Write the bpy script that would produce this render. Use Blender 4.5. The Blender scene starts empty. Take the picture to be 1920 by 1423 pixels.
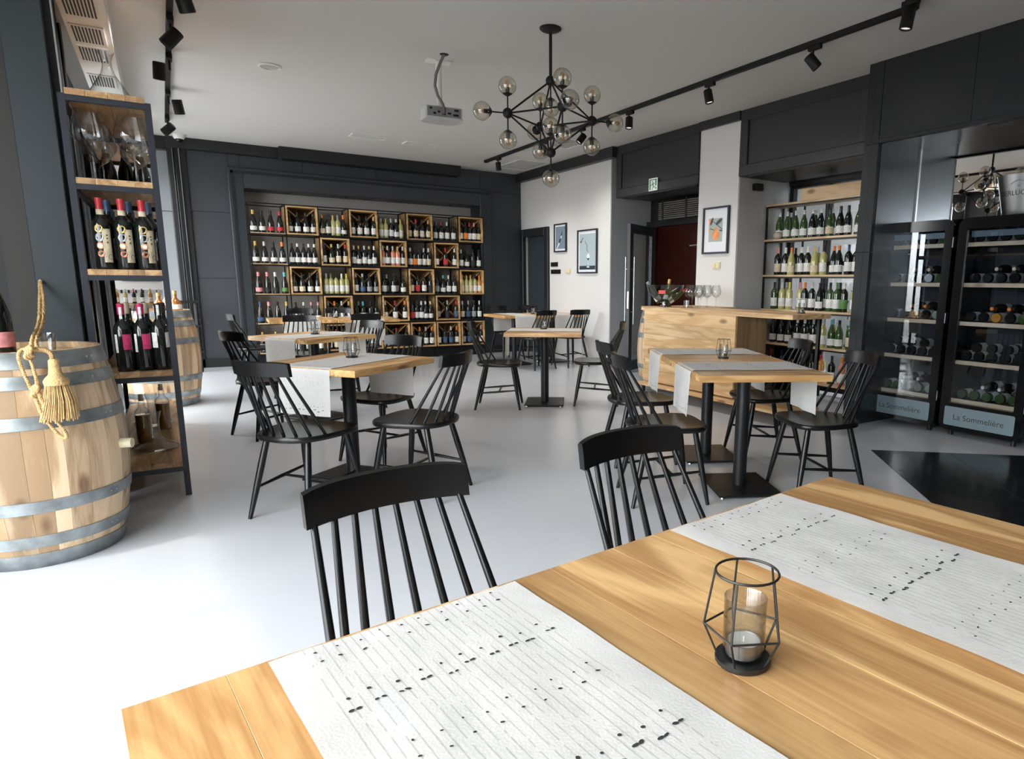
import bpy, bmesh, math, random
from mathutils import Vector, Matrix
R = math.radians
rnd = random.Random(7)
sc = bpy.context.scene
col = sc.collection

# ---------------------------------------------------------------- camera
F_PX, CX, CY, W, H = 1223.91, 1123.864, 753.463, 1920, 1423
yaw, pit, rol = 0.583009, 0.181298, 0.010379
fwd = Vector((math.sin(yaw)*math.cos(pit), math.cos(yaw)*math.cos(pit), -math.sin(pit)))
rt = Vector((math.cos(yaw), -math.sin(yaw), 0)); up = rt.cross(fwd)
rt2 = rt*math.cos(rol)+up*math.sin(rol); up2 = up*math.cos(rol)-rt*math.sin(rol)
cam = bpy.data.objects.new('camera', bpy.data.cameras.new('camera')); col.objects.link(cam)
cam.matrix_world = Matrix(((rt2.x, up2.x, -fwd.x, 0), (rt2.y, up2.y, -fwd.y, 0), (rt2.z, up2.z, -fwd.z, 1.33), (0, 0, 0, 1)))
cam.data.sensor_width = 36; cam.data.sensor_fit = 'HORIZONTAL'
cam.data.lens = 36*F_PX/W
cam.data.shift_x = -(CX-W/2)/W
cam.data.shift_y = (CY-H/2)/W
cam.data.clip_start = 0.05
sc.camera = cam
# ---------------------------------------------------------------- world, sun, exposure
world = bpy.data.worlds.new('sky'); sc.world = world; world.use_nodes = True
wn = world.node_tree; wbg = wn.nodes['Background']
wbg.inputs[1].default_value = 10.5
wtc = wn.nodes.new('ShaderNodeTexCoord'); wsp = wn.nodes.new('ShaderNodeSeparateXYZ'); wmr = wn.nodes.new('ShaderNodeMapRange'); wmx = wn.nodes.new('ShaderNodeMixRGB')
wmr.inputs[1].default_value = -0.06; wmr.inputs[2].default_value = 0.04
wmx.inputs[1].default_value = (0.26, 0.255, 0.25, 1); wmx.inputs[2].default_value = (0.975, 0.98, 1.0, 1)   # street below, bright overcast sky above
wn.links.new(wtc.outputs['Generated'], wsp.inputs[0]); wn.links.new(wsp.outputs[2], wmr.inputs[0]); wn.links.new(wmr.outputs[0], wmx.inputs[0]); wn.links.new(wmx.outputs[0], wbg.inputs[0])
sun = bpy.data.objects.new('sun', bpy.data.lights.new('sun', 'SUN')); col.objects.link(sun)
sun.data.energy = 1.2; sun.data.angle = R(2.5); sun.data.color = (1, 0.95, 0.88)
sd = Vector((0.93, 0.25, -1.2))
sun.rotation_euler = sd.to_track_quat('-Z', 'Y').to_euler()
def portal(name, loc, rot, sx, sy):
    l = bpy.data.lights.new(name, 'AREA'); l.shape = 'RECTANGLE'; l.size = sx; l.size_y = sy
    l.cycles.is_portal = True
    o = bpy.data.objects.new(name, l); col.objects.link(o); o.location = loc; o.rotation_euler = rot
portal('daylight_portal', (-2.02, 1.05, 1.5), (0, R(-90), 0), 2.7, 5.3)
portal('daylight_portal', (-0.66, 9.3, 1.52), (0, R(-90), 0), 2.75, 4.1)
portal('daylight_portal', (6.95, 5.1, 1.3), (0, R(90), 0), 2.2, 1.3)
vs = sc.view_settings
vs.view_transform = 'Standard'; vs.look = 'None'; vs.exposure = 0.58; vs.gamma = 1; vs.use_curve_mapping = False
sc.cycles.max_bounces = 10; sc.cycles.diffuse_bounces = 5; sc.cycles.glossy_bounces = 5
sc.cycles.transparent_max_bounces = 24; sc.cycles.caustics_reflective = False; sc.cycles.caustics_refractive = False
sc.cycles.sample_clamp_indirect = 8

# ---------------------------------------------------------------- materials
M = {}
def nodes_of(name):
    m = bpy.data.materials.new(name); m.use_nodes = True
    nt = m.node_tree
    return m, nt, nt.nodes['Principled BSDF']
def mat(name, c, rough=0.5, metal=0.0, spec=0.5, bump=0.0, bscale=60, var=0.0, vscale=3, coat=0.0, emit=None, es=0):
    if name in M: return M[name]
    m, nt, b = nodes_of(name)
    b.inputs['Base Color'].default_value = (*c, 1); b.inputs['Roughness'].default_value = rough
    b.inputs['Metallic'].default_value = metal; b.inputs['Specular IOR Level'].default_value = spec
    if coat: b.inputs['Coat Weight'].default_value = coat; b.inputs['Coat Roughness'].default_value = 0.12
    if emit: b.inputs['Emission Color'].default_value = (*emit, 1); b.inputs['Emission Strength'].default_value = es
    tc = nt.nodes.new('ShaderNodeTexCoord')
    if var:
        n = nt.nodes.new('ShaderNodeTexNoise'); n.inputs['Scale'].default_value = vscale; n.inputs['Detail'].default_value = 6
        nt.links.new(tc.outputs['Object'], n.inputs['Vector'])
        r = nt.nodes.new('ShaderNodeValToRGB')
        r.color_ramp.elements[0].position = 0.3; r.color_ramp.elements[1].position = 0.7
        r.color_ramp.elements[0].color = (*[x*(1-var) for x in c], 1); r.color_ramp.elements[1].color = (*[min(1, x*(1+var)) for x in c], 1)
        nt.links.new(n.outputs[0], r.inputs[0]); nt.links.new(r.outputs[0], b.inputs['Base Color'])
    if bump:
        n2 = nt.nodes.new('ShaderNodeTexNoise'); n2.inputs['Scale'].default_value = bscale; n2.inputs['Detail'].default_value = 4
        nt.links.new(tc.outputs['Object'], n2.inputs['Vector'])
        bp = nt.nodes.new('ShaderNodeBump'); bp.inputs['Strength'].default_value = bump; bp.inputs['Distance'].default_value = 0.01
        nt.links.new(n2.outputs[0], bp.inputs['Height']); nt.links.new(bp.outputs[0], b.inputs['Normal'])
    M[name] = m
    return m
def wood(name, light, dark, axis='Y', rough=0.42, tone=0.22, ring=1.0, coat=0.0):
    if name in M: return M[name]
    m, nt, b = nodes_of(name); N = nt.nodes.new; L = nt.links.new
    tc = N('ShaderNodeTexCoord'); oi = N('ShaderNodeObjectInfo')
    cmb = N('ShaderNodeCombineXYZ'); mul = N('ShaderNodeMath'); mul.operation = 'MULTIPLY'; mul.inputs[1].default_value = 37.0
    L(oi.outputs['Random'], mul.inputs[0])
    for i in range(3): L(mul.outputs[0], cmb.inputs[i])
    add = N('ShaderNodeVectorMath'); add.operation = 'ADD'
    L(tc.outputs['Object'], add.inputs[0]); L(cmb.outputs[0], add.inputs[1])
    mp = N('ShaderNodeMapping'); s = [7.0, 7.0, 7.0]; s['XYZ'.index(axis)] = 0.9
    mp.inputs['Scale'].default_value = s; L(add.outputs[0], mp.inputs[0])
    n1 = N('ShaderNodeTexNoise'); n1.inputs['Scale'].default_value = 1.0; n1.inputs['Detail'].default_value = 5; n1.inputs['Distortion'].default_value = 0.8
    L(mp.outputs[0], n1.inputs['Vector'])
    # growth rings: bands of the noise value
    mr = N('ShaderNodeMath'); mr.operation = 'MULTIPLY'; mr.inputs[1].default_value = 22.0*ring; L(n1.outputs[0], mr.inputs[0])
    sn = N('ShaderNodeMath'); sn.operation = 'SINE'; L(mr.outputs[0], sn.inputs[0])
    mp2 = N('ShaderNodeMapping'); s2 = [140.0, 140.0, 140.0]; s2['XYZ'.index(axis)] = 3.0
    mp2.inputs['Scale'].default_value = s2; L(add.outputs[0], mp2.inputs[0])
    n2 = N('ShaderNodeTexNoise'); n2.inputs['Scale'].default_value = 1.0; n2.inputs['Detail'].default_value = 3; L(mp2.outputs[0], n2.inputs['Vector'])
    a1 = N('ShaderNodeMath'); a1.operation = 'MULTIPLY_ADD'; a1.inputs[1].default_value = 0.17; L(sn.outputs[0], a1.inputs[0]); L(n1.outputs[0], a1.inputs[2])
    a2 = N('ShaderNodeMath'); a2.operation = 'MULTIPLY_ADD'; a2.inputs[1].default_value = 0.35; L(n2.outputs[0], a2.inputs[0]); L(a1.outputs[0], a2.inputs[2])
    rp = N('ShaderNodeValToRGB'); e = rp.color_ramp.elements
    e[0].position = 0.45; e[0].color = (*dark, 1); e[1].position = 0.85; e[1].color = (*light, 1)
    L(a2.outputs[0], rp.inputs[0])
    # per board tone
    hsv = N('ShaderNodeHueSaturation'); ma = N('ShaderNodeMath'); ma.operation = 'MULTIPLY_ADD'; ma.inputs[1].default_value = 2*tone; ma.inputs[2].default_value = 1-tone
    L(oi.outputs['Random'], ma.inputs[0]); L(ma.outputs[0], hsv.inputs['Value']); L(rp.outputs[0], hsv.inputs['Color'])
    # knots
    vo = N('ShaderNodeTexVoronoi'); vo.inputs['Scale'].default_value = 1.0
    mp3 = N('ShaderNodeMapping'); s3 = [5.5, 5.5, 5.5]; s3['XYZ'.index(axis)] = 2.4
    mp3.inputs['Scale'].default_value = s3; L(add.outputs[0], mp3.inputs[0]); L(mp3.outputs[0], vo.inputs['Vector'])
    kr = N('ShaderNodeValToRGB'); k = kr.color_ramp.elements
    k[0].position = 0.09; k[0].color = (0.22, 0.11, 0.05, 1); k[1].position = 0.19; k[1].color = (1, 1, 1, 1)
    L(vo.outputs['Distance'], kr.inputs[0])
    mx = N('ShaderNodeMixRGB'); mx.blend_type = 'MULTIPLY'; mx.inputs[0].default_value = 0.75
    L(hsv.outputs[0], mx.inputs[1]); L(kr.outputs[0], mx.inputs[2]); L(mx.outputs[0], b.inputs['Base Color'])
    bp = N('ShaderNodeBump'); bp.inputs['Strength'].default_value = 0.12; bp.inputs['Distance'].default_value = 0.004
    L(a2.outputs[0], bp.inputs['Height']); L(bp.outputs[0], b.inputs['Normal'])
    b.inputs['Roughness'].default_value = rough
    if coat: b.inputs['Coat Weight'].default_value = coat; b.inputs['Coat Roughness'].default_value = 0.25
    M[name] = m
    return m
def glass(name, tint=(0.95, 0.97, 0.97), ior=1.45, rough=0.0, edge=0.0):
    if name in M: return M[name]
    m = bpy.data.materials.new(name); m.use_nodes = True; nt = m.node_tree; nt.nodes.clear(); N = nt.nodes.new; L = nt.links.new
    out = N('ShaderNodeOutputMaterial'); tr = N('ShaderNodeBsdfTransparent'); gl = N('ShaderNodeBsdfGlossy'); mx = N('ShaderNodeMixShader'); lw2 = N('ShaderNodeLayerWeight'); lw2.inputs[0].default_value = 0.5
    gl.inputs['Roughness'].default_value = rough
    lw = N('ShaderNodeLayerWeight'); lw.inputs[0].default_value = 0.35
    cm = N('ShaderNodeMixRGB'); cm.inputs[1].default_value = (*tint, 1); cm.inputs[2].default_value = (*[t*(1-edge) for t in tint], 1)
    L(lw.outputs['Facing'], cm.inputs[0]); L(cm.outputs[0], tr.inputs[0])
    pw = N('ShaderNodeMath'); pw.operation = 'POWER'; pw.inputs[1].default_value = 4.0; L(lw2.outputs['Facing'], pw.inputs[0])
    ml = N('ShaderNodeMath'); ml.operation = 'MULTIPLY_ADD'; ml.inputs[1].default_value = 0.9; ml.inputs[2].default_value = ((ior-1)/(ior+1))**2*1.3; L(pw.outputs[0], ml.inputs[0])
    L(ml.outputs[0], mx.inputs[0]); L(tr.outputs[0], mx.inputs[1]); L(gl.outputs[0], mx.inputs[2]); L(mx.outputs[0], out.inputs[0])
    M[name] = m
    return m

black = mat('black_lacquer', (0.006, 0.006, 0.0065), 0.27, spec=0.32)
steel_blk = mat('black_steel', (0.008, 0.0085, 0.010), 0.4, spec=0.32)
steel_fr = mat('dark_steel_frame', (0.018, 0.022, 0.032), 0.4)
iron = mat('matt_black_iron', (0.008, 0.008, 0.008), 0.5, spec=0.28)
oak = wood('oak_table', (0.84, 0.53, 0.235), (0.45, 0.23, 0.08), 'Y', 0.36, 0.21, coat=0.12)
oak_pale = wood('pale_oak', (0.70, 0.48, 0.26), (0.42, 0.25, 0.11), 'Y', 0.5, 0.14)
crate_w = wood('crate_pine', (0.62, 0.40, 0.18), (0.36, 0.2, 0.075), 'X', 0.55, 0.15)
shelf_w = wood('shelf_oak', (0.60, 0.38, 0.19), (0.34, 0.19, 0.085), 'Y', 0.5, 0.25)
rack_w = wood('rack_board', (0.68, 0.50, 0.31), (0.45, 0.3, 0.16), 'Y', 0.5, 0.1)
stave_w = wood('barrel_oak', (0.62, 0.46, 0.30), (0.36, 0.235, 0.13), 'Z', 0.6, 0.36, ring=0.6)
hoop_m = mat('galvanised_hoop', (0.30, 0.33, 0.34), 0.42, 0.75, var=0.3, vscale=14)
panel_m = mat('dark_panel_paint', (0.042, 0.045, 0.054), 0.45, var=0.05, vscale=1.5)
panel_b = mat('blue_grey_panel', (0.027, 0.036, 0.042), 0.42, var=0.06, vscale=1.2)
trim_m = mat('dark_trim_paint', (0.014, 0.0145, 0.017), 0.4)
white_w = mat('white_wall_paint', (0.64, 0.63, 0.615), 0.7, bump=0.04, bscale=120)
grey_w = mat('grey_wall', (0.38, 0.385, 0.395), 0.7, bump=0.04, bscale=120)
ceil_m = mat('ceiling_paint', (0.58, 0.57, 0.545), 0.8)
chrome = mat('polished_steel', (0.75, 0.75, 0.75), 0.15, 1.0)
brushed = mat('brushed_steel', (0.45, 0.46, 0.47), 0.32, 1.0)
white_p = mat('white_plastic', (0.78, 0.78, 0.75), 0.4)
cream_p = mat('cream_plastic', (0.70, 0.62, 0.42), 0.4)
clear = glass('clear_glass', (0.97, 0.98, 0.98), 1.7, edge=0.42)
thin_gl = glass('window_glass', (0.96, 0.98, 0.98), 1.45)
fridge_gl = glass('fridge_glass', (0.86, 0.89, 0.92), 1.5)
amber_gl = glass('smoked_globe_glass', (0.94, 0.91, 0.84), 2.1, edge=0.38)
mirror_m = mat('mirror_silver', (0.88, 0.89, 0.9), 0.01, 1.0)

# ---------------------------------------------------------------- mesh helper
class MB:
    def __init__(s): s.v = []; s.f = []
    def add(s, vs_, fs): n = len(s.v); s.v += [tuple(q) for q in vs_]; s.f += [tuple(i+n for i in q) for q in fs]; return s
    def box(s, x0, x1, y0, y1, z0, z1, c=0.0):
        if c <= 0:
            vs_ = [(x, y, z) for z in (z0, z1) for y in (y0, y1) for x in (x0, x1)]
            return s.add(vs_, [(0, 2, 3, 1), (4, 5, 7, 6), (0, 1, 5, 4), (2, 6, 7, 3), (0, 4, 6, 2), (1, 3, 7, 5)])
        # chamfered box: octagon section along each axis (bevel of size c)
        vs_ = []
        for sx, X in ((-1, x0), (1, x1)):
            for sy, Y in ((-1, y0), (1, y1)):
                for sz, Z in ((-1, z0), (1, z1)):
                    vs_ += [(X, Y-sy*c, Z-sz*c), (X-sx*c, Y, Z-sz*c), (X-sx*c, Y-sy*c, Z)]
        def i(a, b_, d, k): return ((a*2+b_)*2+d)*3+k
        fs = []
        for a in (0, 1):
            q = [i(a, 0, 0, 0), i(a, 1, 0, 0), i(a, 1, 1, 0), i(a, 0, 1, 0)]; fs.append(q[::-1] if a == 0 else q)
            q = [i(0, a, 0, 1), i(0, a, 1, 1), i(1, a, 1, 1), i(1, a, 0, 1)]; fs.append(q[::-1] if a == 0 else q)
            q = [i(0, 0, a, 2), i(1, 0, a, 2), i(1, 1, a, 2), i(0, 1, a, 2)]; fs.append(q[::-1] if a == 0 else q)
        for a in (0, 1):
            for b_ in (0, 1):
                fl = (a+b_) % 2 == 0
                q = [i(a, b_, 0, 0), i(a, b_, 1, 0), i(a, b_, 1, 1), i(a, b_, 0, 1)]; fs.append(q if fl else q[::-1])
                q = [i(a, 0, b_, 0), i(a, 1, b_, 0), i(a, 1, b_, 2), i(a, 0, b_, 2)]; fs.append(q[::-1] if fl else q)
                q = [i(0, a, b_, 1), i(1, a, b_, 1), i(1, a, b_, 2), i(0, a, b_, 2)]; fs.append(q if fl else q[::-1])
        for a in (0, 1):
            for b_ in (0, 1):
                for d in (0, 1): fs.append((i(a, b_, d, 0), i(a, b_, d, 1), i(a, b_, d, 2)))
        return s.add(vs_, fs)
    def cyl(s, p0, p1, r0, r1=None, n=12, cap=True):
        r1 = r0 if r1 is None else r1
        return s.tube([p0, p1], [r0, r1], n, cap)
    def tube(s, path, rad, n=8, cap=True, closed=False):
        P = [Vector(p) for p in path]; k = len(P)
        rad = rad if isinstance(rad, (list, tuple)) else [rad]*k
        base = len(s.v); prev = None
        for i, p in enumerate(P):
            if closed: t = (P[(i+1) % k]-P[i-1])
            else: t = (P[min(i+1, k-1)]-P[max(i-1, 0)])
            t.normalize()
            if prev is None:
                a = Vector((0, 0, 1)) if abs(t.z) < 0.9 else Vector((1, 0, 0)); u = t.cross(a).normalized()
            else: u = (prev-t*prev.dot(t)).normalized()
            prev = u; w = t.cross(u)
            for j in range(n):
                a = 2*math.pi*j/n; s.v.append(tuple(p+(u*math.cos(a)+w*math.sin(a))*rad[i]))
        for i in range(k if closed else k-1):
            i2 = (i+1) % k
            for j in range(n):
                j2 = (j+1) % n; s.f.append((base+i*n+j, base+i*n+j2, base+i2*n+j2, base+i2*n+j))
        if cap and not closed:
            s.f.append(tuple(base+j for j in range(n))[::-1]); s.f.append(tuple(base+(k-1)*n+j for j in range(n)))
        return s
    def lathe(s, prof, n=20, c=(0, 0, 0), a0=0, a1=2*math.pi, axis='Z'):
        base = len(s.v); full = abs(a1-a0-2*math.pi) < 1e-6; m = n if full else n+1
        for (r, z) in prof:
            for j in range(m):
                a = a0+(a1-a0)*j/n; x, y = r*math.cos(a), r*math.sin(a)
                q = (x, y, z) if axis == 'Z' else ((z, x, y) if axis == 'X' else (y, z, x))
                s.v.append((c[0]+q[0], c[1]+q[1], c[2]+q[2]))
        for i in range(len(prof)-1):
            for j in range(n):
                j2 = (j+1) % m if full else j+1
                s.f.append((base+i*m+j, base+i*m+j2, base+(i+1)*m+j2, base+(i+1)*m+j))
        return s
    def prism(s, pts, z0, z1):
        n = len(pts)
        return s.add([(x, y, z0) for x, y in pts]+[(x, y, z1) for x, y in pts],
                     [tuple(range(n))[::-1], tuple(range(n, 2*n))]+[(i, (i+1) % n, n+(i+1) % n, n+i) for i in range(n)])
    def bar(s, p0, p1, w, h, upv=(0, 0, 1)):
        p0, p1 = Vector(p0), Vector(p1); t = (p1-p0).normalized(); u = t.cross(Vector(upv)).normalized()*(w/2); k = u.cross(t).normalized()*(h/2)
        return s.add([p0-u-k, p0+u-k, p0+u+k, p0-u+k, p1-u-k, p1+u-k, p1+u+k, p1-u+k],
                     [(0, 1, 2, 3), (7, 6, 5, 4), (0, 4, 5, 1), (1, 5, 6, 2), (2, 6, 7, 3), (3, 7, 4, 0)])
    def mesh(s, name, m=None, smooth=None):
        me = bpy.data.meshes.new(name); me.from_pydata(s.v, [], s.f)
        bmm = bmesh.new(); bmm.from_mesh(me); bmesh.ops.recalc_face_normals(bmm, faces=bmm.faces); bmm.to_mesh(me); bmm.free()
        if smooth is not None:
            me.polygons.foreach_set('use_smooth', [True]*len(me.polygons)); me.set_sharp_from_angle(angle=R(smooth))
        if m: me.materials.append(m)
        me.update()
        return me
    def obj(s, name, m, parent=None, smooth=None, loc=None, rz=None):
        return link(name, s.mesh(name, m, smooth), parent, loc, rz)
def link(name, me, parent=None, loc=None, rz=None):
    o = bpy.data.objects.new(name, me); col.objects.link(o)
    if parent: o.parent = parent
    if loc is not None: o.location = loc
    if rz is not None: o.rotation_euler = (0, 0, rz)
    return o
def tag(o, label, cat, group=None):
    o['label'] = label; o['category'] = cat
    if group: o['group'] = group
    return o
def empty(name, loc=(0, 0, 0), rz=0, label=None, cat=None, group=None):
    o = bpy.data.objects.new(name, None); col.objects.link(o); o.location = loc; o.rotation_euler = (0, 0, rz); o.empty_display_size = 0.1
    if label: tag(o, label, cat, group)
    return o
def struct(o): o['kind'] = 'structure'; return o
def sbox(name, m, x0, x1, y0, y1, z0, z1, parent=None, c=0):
    o = MB().box(x0, x1, y0, y1, z0, z1, c).obj(name, m, parent)
    if parent is None: struct(o)
    return o
def copy_tree(o, parent=None):
    c = o.copy(); col.objects.link(c); c.parent = parent
    for ch in list(o.children): copy_tree(ch, c)
    return c
def text_mesh(body, size, m, name, parent, matrix, align='CENTER', ext=0.0006, spacing=1.0):
    cu = bpy.data.curves.new('t', 'FONT'); cu.body = body; cu.size = size; cu.align_x = align; cu.extrude = ext; cu.space_character = spacing; cu.resolution_u = 3
    ob = bpy.data.objects.new('t', cu); col.objects.link(ob)
    me = bpy.data.meshes.new_from_object(ob.evaluated_get(bpy.context.evaluated_depsgraph_get()))
    bpy.data.objects.remove(ob); me.materials.clear(); me.materials.append(m)
    o = link(name, me, parent); o.matrix_local = matrix
    return o
# text facing -X (reads along -Y), and facing -Y (reads along +X)
def face_x(x, y, z): return Matrix(((0, 0, -1, x), (-1, 0, 0, y), (0, 1, 0, z), (0, 0, 0, 1)))
def face_y(x, y, z): return Matrix(((1, 0, 0, x), (0, 0, -1, y), (0, 1, 0, z), (0, 0, 0, 1)))
ORD = ['first', 'second', 'third', 'fourth', 'fifth', 'sixth', 'seventh', 'eighth', 'ninth', 'tenth', 'eleventh', 'twelfth', 'thirteenth', 'fourteenth', 'fifteenth', 'sixteenth']

# ================================================================ the setting
CZ = 3.28
floor_m = mat('pale_grey_resin', (0.565, 0.58, 0.615), 0.20, spec=0.5, bump=0.015, bscale=2.5, var=0.05, vscale=0.9)
sbox('floor', floor_m, -2.2, 8.6, -2.9, 15.6, -0.1, 0)
sbox('ceiling', ceil_m, -2.15, 8.6, -2.9, 11.6, CZ, CZ+0.1)
sbox('ceiling', ceil_m, -3.1, 8.6, 11.6, 15.6, CZ, CZ+0.1)
# stone inset in the floor, laid diagonally
fi = struct(empty('floor_inset', (4.713, 3.109, 0), math.atan2(-0.645, 0.765)))
stone = mat('black_stone', (0.016, 0.017, 0.019), 0.16, var=0.35, vscale=9, bump=0.02, bscale=30)
tile_me = MB().box(0.003, 0.597, -0.597, -0.003, 0.0, 0.004).mesh('tile', stone)
for i in range(5):
    for j in range(5):
        if i*0.6 > 2.4 and j > 1: continue
        link('tile', tile_me, fi, (i*0.6, -j*0.6, 0.0))
# ---- left front: glazed street wall (out of frame), daylight source
def window(name, axis, at, a0, a1, z0, z1, n, m=steel_blk, gl=thin_gl, rails=()):
    w = struct(empty(name))
    def bxx(nm, mm, u0, u1, d, zz0, zz1):
        b = MB()
        if axis == 'X': b.box(at-d, at+d, u0, u1, zz0, zz1)
        else: b.box(u0, u1, at-d, at+d, zz0, zz1)
        return b.obj(nm, mm, w)
    f = 0.06
    bxx('window_frame', m, a0, a1, 0.04, z0, z0+f); bxx('window_frame', m, a0, a1, 0.04, z1-f, z1)
    for i in range(n+1):
        u = a0+(a1-a0-f)*i/n; bxx('mullion', m, u, u+f, 0.035, z0+f, z1-f)
    for rz_ in rails: bxx('transom', m, a0, a1, 0.03, rz_, rz_+0.05)
    for i in range(n):
        u = a0+(a1-a0-f)*i/n+f; bxx('pane', gl, u, a0+(a1-a0-f)*(i+1)/n, 0.004, z0+f, z1-f)
    return w
wl = struct(empty('wall_left'))
for q in ((-2.1, -2.0, -2.9, 5.0, 0, 0.1), (-2.1, -2.0, -2.9, 5.0, 2.9, CZ), (-2.1, -2.0, -2.9, -1.6, 0.1, 2.9), (-2.1, -2.0, 3.7, 5.0, 0.1, 2.9)):
    sbox('wall_section', grey_w, *q, parent=wl)
window('window_1', 'X', -2.05, -1.6, 3.7, 0.1, 2.9, 4)
sbox('wall_front', mat('front_wall_paint', (0.20, 0.17, 0.14), 0.7), -2.2, 8.6, -2.8, -2.7, 0, CZ)
# ---- left rear: pier, return wall, dark folding frames and low glazing behind the shelf
wp = struct(empty('wall_left_return'))
sbox('wall_section', mat('warm_grey_paint', (0.035, 0.033, 0.031), 0.6), -0.72, -0.595, 4.86, 5.1, 0, CZ, parent=wp)
sbox('wall_section', mat('dusk_grey_paint', (0.028, 0.027, 0.030), 0.6), -2.1, -0.72, 4.95, 5.1, 0, CZ, parent=wp)
sbox('pier_panel', panel_b, -0.595, -0.412, 4.8, 5.15, 0, CZ, parent=wp, c=0.004)
ws = struct(empty('wall_left_rear'))
for q in ((-0.70, -0.60, 4.9, 7.2, 0, CZ), (-0.70, -0.60, 7.2, 11.6, 2.9, CZ), (-0.70, -0.60, 7.2, 11.6, 0, 0.15), (-0.70, -0.60, 11.4, 11.6, 0.15, 2.9)):
    sbox('wall_section', trim_m, *q, parent=ws)
window('window_3', 'X', -0.65, 7.25, 11.4, 0.15, 2.9, 5)
# stacked black frames of the folding glazing, seen edge on above the shelf
fold = struct(empty('window_4'))
for k, (x0, x1, y0, y1) in enumerate(((-0.412, -0.372, 4.86, 4.93), (-0.47, -0.405, 5.2, 5.26), (-0.50, -0.43, 5.5, 5.56), (-0.53, -0.45, 5.85, 5.91), (-0.55, -0.47, 6.3, 6.36), (-0.57, -0.49, 6.9, 6.96))):
    sbox('folding_frame', steel_blk, x0, x1, y0, y1, 0, CZ-0.02, parent=fold)
    sbox('bright_edge', brushed, x1-0.006, x1+0.001, y0-0.004, y0, 0, CZ-0.02, parent=fold)
# ventilation bulkhead under the ceiling along the left wall
bk = struct(empty('trim_1'))
sbox('bulkhead', white_p, -0.405, -0.155, 5.2, 11.4, 3.03, CZ, parent=bk)
grm = mat('grille_dark', (0.02, 0.02, 0.02), 0.6)
for gy in (5.42, 6.02, 6.52, 7.35, 8.2, 9.1):
    g = MB().box(-0.385, -0.19, gy, gy+0.42, 3.022, 3.03).obj('grille', white_p, bk)
    for k in range(9):
        MB().box(-0.372+k*0.019, -0.361+k*0.019, gy+0.03, gy+0.39, 3.0205, 3.0225).obj('slot', grm, g)
# ---- back wall with the rack niche
wb = struct(empty('wall_back'))
BY = 11.45
def back_panel(x0, x1, z0, z1, y=BY, m=panel_m): return sbox('panel', m, x0+0.003, x1-0.003, y, y+0.02, z0+0.003, z1-0.003, parent=wb)
sbox('backing', trim_m, 0.2, 1.13, BY+0.02, BY+0.15, 0, CZ, parent=wb)
sbox('backing', trim_m, 4.9, 5.9, BY+0.02, BY+0.15, 0, CZ, parent=wb)
sbox('backing', trim_m, 1.13, 4.9, BY+0.02, BY+0.15, 2.66, CZ, parent=wb)
sbox('niche_back', mat('niche_grey', (0.52, 0.50, 0.48), 0.7), 1.0, 5.0, 11.86, 11.95, 0, CZ, parent=wb)
sbox('niche_side', panel_b, 1.03, 1.13, BY+0.15, 11.86, 0, 2.7, parent=wb)
sbox('niche_side', panel_b, 4.9, 5.0, BY+0.15, 11.86, 0, 2.7, parent=wb)
sbox('niche_soffit', trim_m, 1.13, 4.9, BY+0.15, 11.86, 2.66, 2.72, parent=wb)
for xx in (1.75, 2.65, 3.55, 4.45):
    MB().lathe([(0.0, 0), (0.035, 0), (0.035, 0.006), (0.0, 0.006)], 16, (xx, 11.66, 2.653)).obj('recessed_spot', steel_blk, wb, 30)
for z0, z1 in ((0.12, 1.33), (1.33, 2.29), (2.29, 3.13)): back_panel(0.43, 0.95, z0, z1)
for x0, x1 in ((0.95, 1.10), (1.10, 1.97), (1.97, 3.09), (3.09, 4.10), (4.10, 4.92), (4.92, 5.74)): back_panel(x0, x1, 2.92, 3.28 if x0 > 1.6 else 3.13)
for z0, z1 in ((0.12, 1.33), (1.33, 2.92)): back_panel(5.1, 5.74, z0, z1)
for q in ((0.93, 1.13, 0, 2.94), (4.9, 5.12, 0, 2.94)):
    sbox('casing', panel_b, q[0], q[1], BY-0.05, BY+0.03, q[2], q[3], parent=wb, c=0.006)
sbox('casing', panel_m, 1.13, 4.9, BY-0.05, BY+0.03, 2.66, 2.94, parent=wb, c=0.006)
sbox('casing_lip', trim_m, 0.965, 1.0, BY-0.062, BY-0.05, 0, 2.90, parent=wb)
sbox('casing_lip', trim_m, 0.965, 5.08, BY-0.062, BY-0.05, 2.865, 2.90, parent=wb)
sbox('baseboard_back', trim_m, 0.2, 0.93, BY-0.03, BY, 0, 0.13)
sbox('baseboard_back', trim_m, 5.12, 5.74, BY-0.03, BY, 0, 0.13)
sbox('trim_2', trim_m, 0.2, 1.62, BY-0.09, BY, 3.13, CZ)
# frame of the opening at the left end
tf = struct(empty('trim_3'))
for x0, x1, y0 in ((0.345, 0.43, BY-0.03), (0.285, 0.345, BY-0.07), (0.20, 0.285, BY-0.04)):
    sbox('jamb', trim_m if x0 != 0.285 else steel_blk, x0, x1, y0, BY+0.12, 0, CZ, parent=tf, c=0.01)
sbox('bead', brushed, 0.338, 0.348, BY-0.076, BY-0.06, 0, 3.13, parent=tf)
sbox('bead', brushed, 0.262, 0.268, BY-0.046, BY-0.03, 0, 3.13, parent=tf)
sbox('head', trim_m, -0.6, 0.2, BY-0.03, BY+0.1, 3.1, CZ, parent=tf)
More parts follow.
